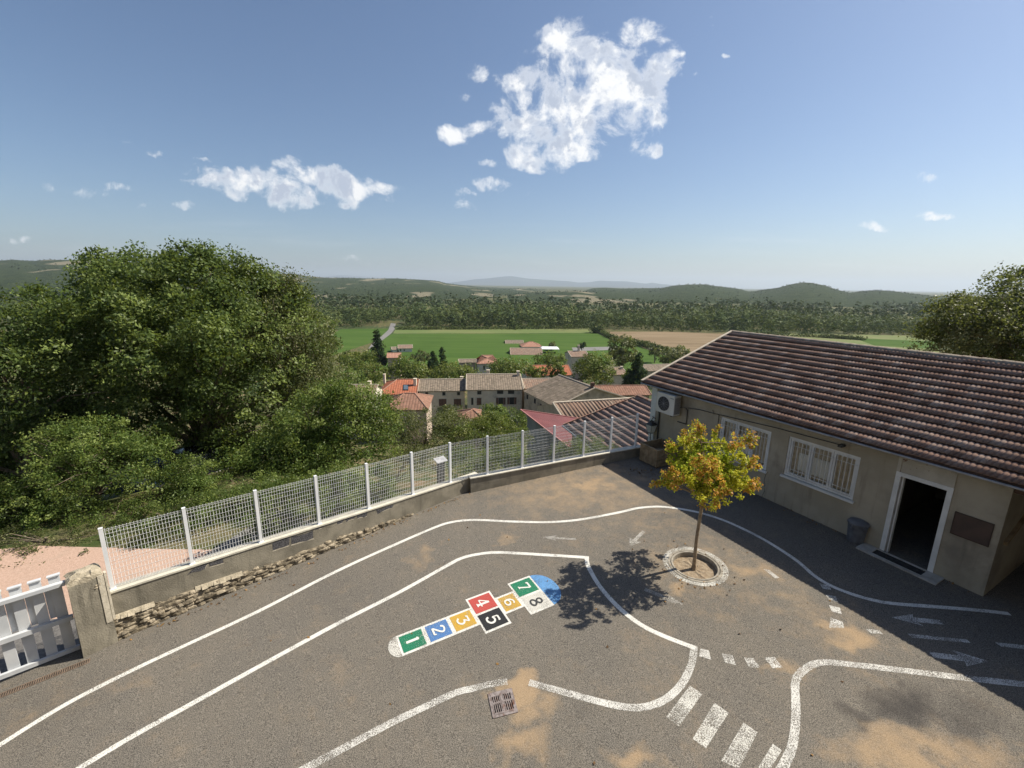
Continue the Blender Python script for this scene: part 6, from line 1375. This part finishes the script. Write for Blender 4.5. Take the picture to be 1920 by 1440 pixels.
# trees on the hills so that slopes and skyline are not smooth
spots = []; ks = []; hs = []
for A_v, nm2 in HV:
    na_, n1_, _ = A_v.shape
    for _ in range(5200):
        i = rng.uniform(0, na_-1.01); j = n1_-2-abs(rng.normal(0, n1_*.32))
        if j < 1: continue
        i0, j0 = int(i), int(j); fi, fj = i-i0, j-j0
        p = A_v[i0, j0]*(1-fi)*(1-fj)+A_v[i0+1, j0]*fi*(1-fj)+A_v[i0, j0+1]*(1-fi)*fj+A_v[i0+1, j0+1]*fi*fj
        cl_ = mnoise.noise((p[0]*.0022, p[1]*.0045, 7.7))
        if cl_ < -.10+rng.normal(0, .08): continue
        if pj(p)[0] < -120 or pj(p)[0] > 2040: continue
        spots.append((p[0], p[1], p[2]-3)); ks.append(0); hs.append(rng.uniform(6, 11))
print('hill trees', len(spots))
wood('hill_wood', 'scattered copses and woodland on the far hills', spots, ks, hs, 18, .30, 'forestb')
# ---------------------------------------------------------------- cars under the trees
def car(px, label, body, yaw, name='parked_car'):
    p = DEP(px[0], px[1], px[2]); rt = empty(name, (p[0], p[1], float(T(p[0], p[1]))), label, 'car'); c, s_ = math.cos(yaw), math.sin(yaw); z0 = rt.location.z
    def CFm(a, b, z): return (p[0]+c*a-s_*b, p[1]+s_*a+c*b, z0+z)
    prof = [(-2.05, .35, .55), (-2.05, .62, .80), (-1.9, .78, .84), (-1.1, .90, .86), (-.55, 1.36, .66), (.1, 1.45, .64), (.9, 1.40, .66), (1.6, 1.02, .82), (1.98, .92, .82), (2.05, .60, .80), (2.05, .33, .60)]
    V = []; F = []
    for (x, z, hw) in prof: V += [CFm(x, -hw, z), CFm(x, hw, z)]
    n = len(prof)
    for i in range(n-1): F.append((2*i, 2*i+1, 2*i+3, 2*i+2))
    b0 = len(V)
    for sgn in (-1, 1):
        k = len(V)
        for (x, z, hw) in prof: V.append(CFm(x, sgn*hw, z))
        for (x, z, hw) in prof: V.append(CFm(x, sgn*.86 if abs(x) < 1.99 else sgn*hw, min(z, .78)))
        for (x, z, hw) in prof: V.append(CFm(x, sgn*(.80 if abs(x) < 1.99 else hw), .22 if abs(x) < 1.99 else .32))
        for j in range(2):
            for i in range(n-1): a = k+j*n+i; F.append((a, a+1, a+n+1, a+n))
    bd = raw('body', V, F, body, rt, smooth=False)
    mb = MB(); mb.poly([CFm(-1.06, -.70, .93), CFm(-1.06, .70, .93), CFm(-.60, .58, 1.335), CFm(-.60, -.58, 1.335)]); 
    mb2 = MB()
    V2 = [CFm(x_+(-.015 if k < 2 else -.012), y_, z_+.012) for k, (x_, y_, z_) in enumerate([(-1.06, -.72, .92), (-1.06, .72, .92), (-.58, .60, 1.34), (-.58, -.60, 1.34)])]
    raw('windscreen', V2, [(0, 1, 2, 3)], mt['glass'], rt)
    for sgn in (-1, 1):
        raw('side_window', [CFm(-.95, sgn*.835, .93), CFm(-.5, sgn*.69, 1.30), CFm(.85, sgn*.69, 1.33), CFm(1.45, sgn*.83, .98)], [(0, 1, 2, 3)], mt['glass'], rt)
        for xx in (-1.3, 1.28):
            m3 = MB(); m3.beam(CFm(xx, sgn*.66, .32), CFm(xx, sgn*.87, .32), .32, n=18); wh = m3.build('wheel', mt['black'], rt); m3 = MB(); m3.beam(CFm(xx, sgn*.871, .32), CFm(xx, sgn*.885, .32), .2, n=14); m3.build('rim', mt['gutter'], wh)
        m3 = MB(); m3.box(-2.07, -1.97, *sorted((sgn*.48, sgn*.80)), .60, .74, CFm); m3.build('headlight', mt['lampglass'], rt)
    m3 = MB(); m3.box(-2.085, -2.051, -.27, .27, .40, .52, CFm); m3.build('number_plate', mt['whitemetal'], rt)
    m3 = MB(); m3.box(-2.075, -2.045, -.45, .45, .54, .70, CFm); m3.build('grille', mt['darkmetal'], rt)
    return rt
mt['carblack'] = M('black_car_paint', (.015, .017, .02), None, rough=.15, spec=.6); mt['carblue'] = M('dark_blue_car_paint', (.02, .035, .07), None, rough=.2, spec=.6)
car((372, 890, 20.5), 'black car nosing out of the shade with a white number plate, behind the fence', mt['carblack'], math.radians(150))
car((275, 890, 19.), 'dark blue car almost lost in deep shade behind the small tree', mt['carblue'], math.radians(160))
# ---------------------------------------------------------------- tall unseen building behind the viewpoint, added to block sky light from the yard
main = empty("sky_blocking_building", (0, -8.5, 0), 'tall unseen rendered building behind the viewpoint, added to block sky light', 'building')
wins_m = [(x_, x_+1.1, z_, z_+1.9) for z_ in (1.3, 5.6, 9.7) for x_ in (-12.5, -9.3, -6.1, -2.9, 2.4, 5.6, 8.8, 12.0)]+[(-.75, .75, 5.6, 7.9)]
def MF(u, w_, z): return (u, -4.2-w_, z)
mb = wall_holes(-14, 15, -1.2, 13.5, wins_m, .2, MF); mb.poly([MF(-14, 0, -1.2), MF(-14, 0, 13.5), MF(-14, 9, 13.5), MF(-14, 9, -1.2)]); mb.poly([MF(15, 0, -1.2), MF(15, 9, -1.2), MF(15, 9, 13.5), MF(15, 0, 13.5)]); mb.poly([MF(-14, 9, -1.2), MF(-14, 9, 13.5), MF(15, 9, 13.5), MF(15, 9, -1.2)])
mb.build('wall', mt['render'], main)
for h in wins_m: mb = MB(); mb.box(h[0]+.01, h[1]-.01, .18, .2, h[2]+.01, h[3]-.01, MF); mb.build('window', mt['glass'], main)
mb = MB(); mb.poly([MF(-14.5, -.6, 13.4), MF(15.5, -.6, 13.4), MF(15.5, 4.5, 15.8), MF(-14.5, 4.5, 15.8)]); mb.poly([MF(-14.5, 9.6, 13.4), MF(15.5, 9.6, 13.4), MF(15.5, 4.5, 15.8), MF(-14.5, 4.5, 15.8)]); mb.build('roof', mt['terracotta'], main)
# ---------------------------------------------------------------- haze
hm = bpy.data.materials.new('haze'); hm.use_nodes = True; t = NT(hm.node_tree); t.n.clear()
pv = t.add('ShaderNodeVolumePrincipled', ins={'Color': (.78, .89, 1., 1), 'Density': 7.6e-5, 'Anisotropy': .2}); t.add('ShaderNodeOutputMaterial', ins={1: pv.outputs[0]})
mb = MB(); mb.box(-30000, 30000, -2600, 26000, -31, 520); hz = mb.build('haze', hm, None); tag(hz, 'thin blue haze over the valley', 'haze', kind='stuff')
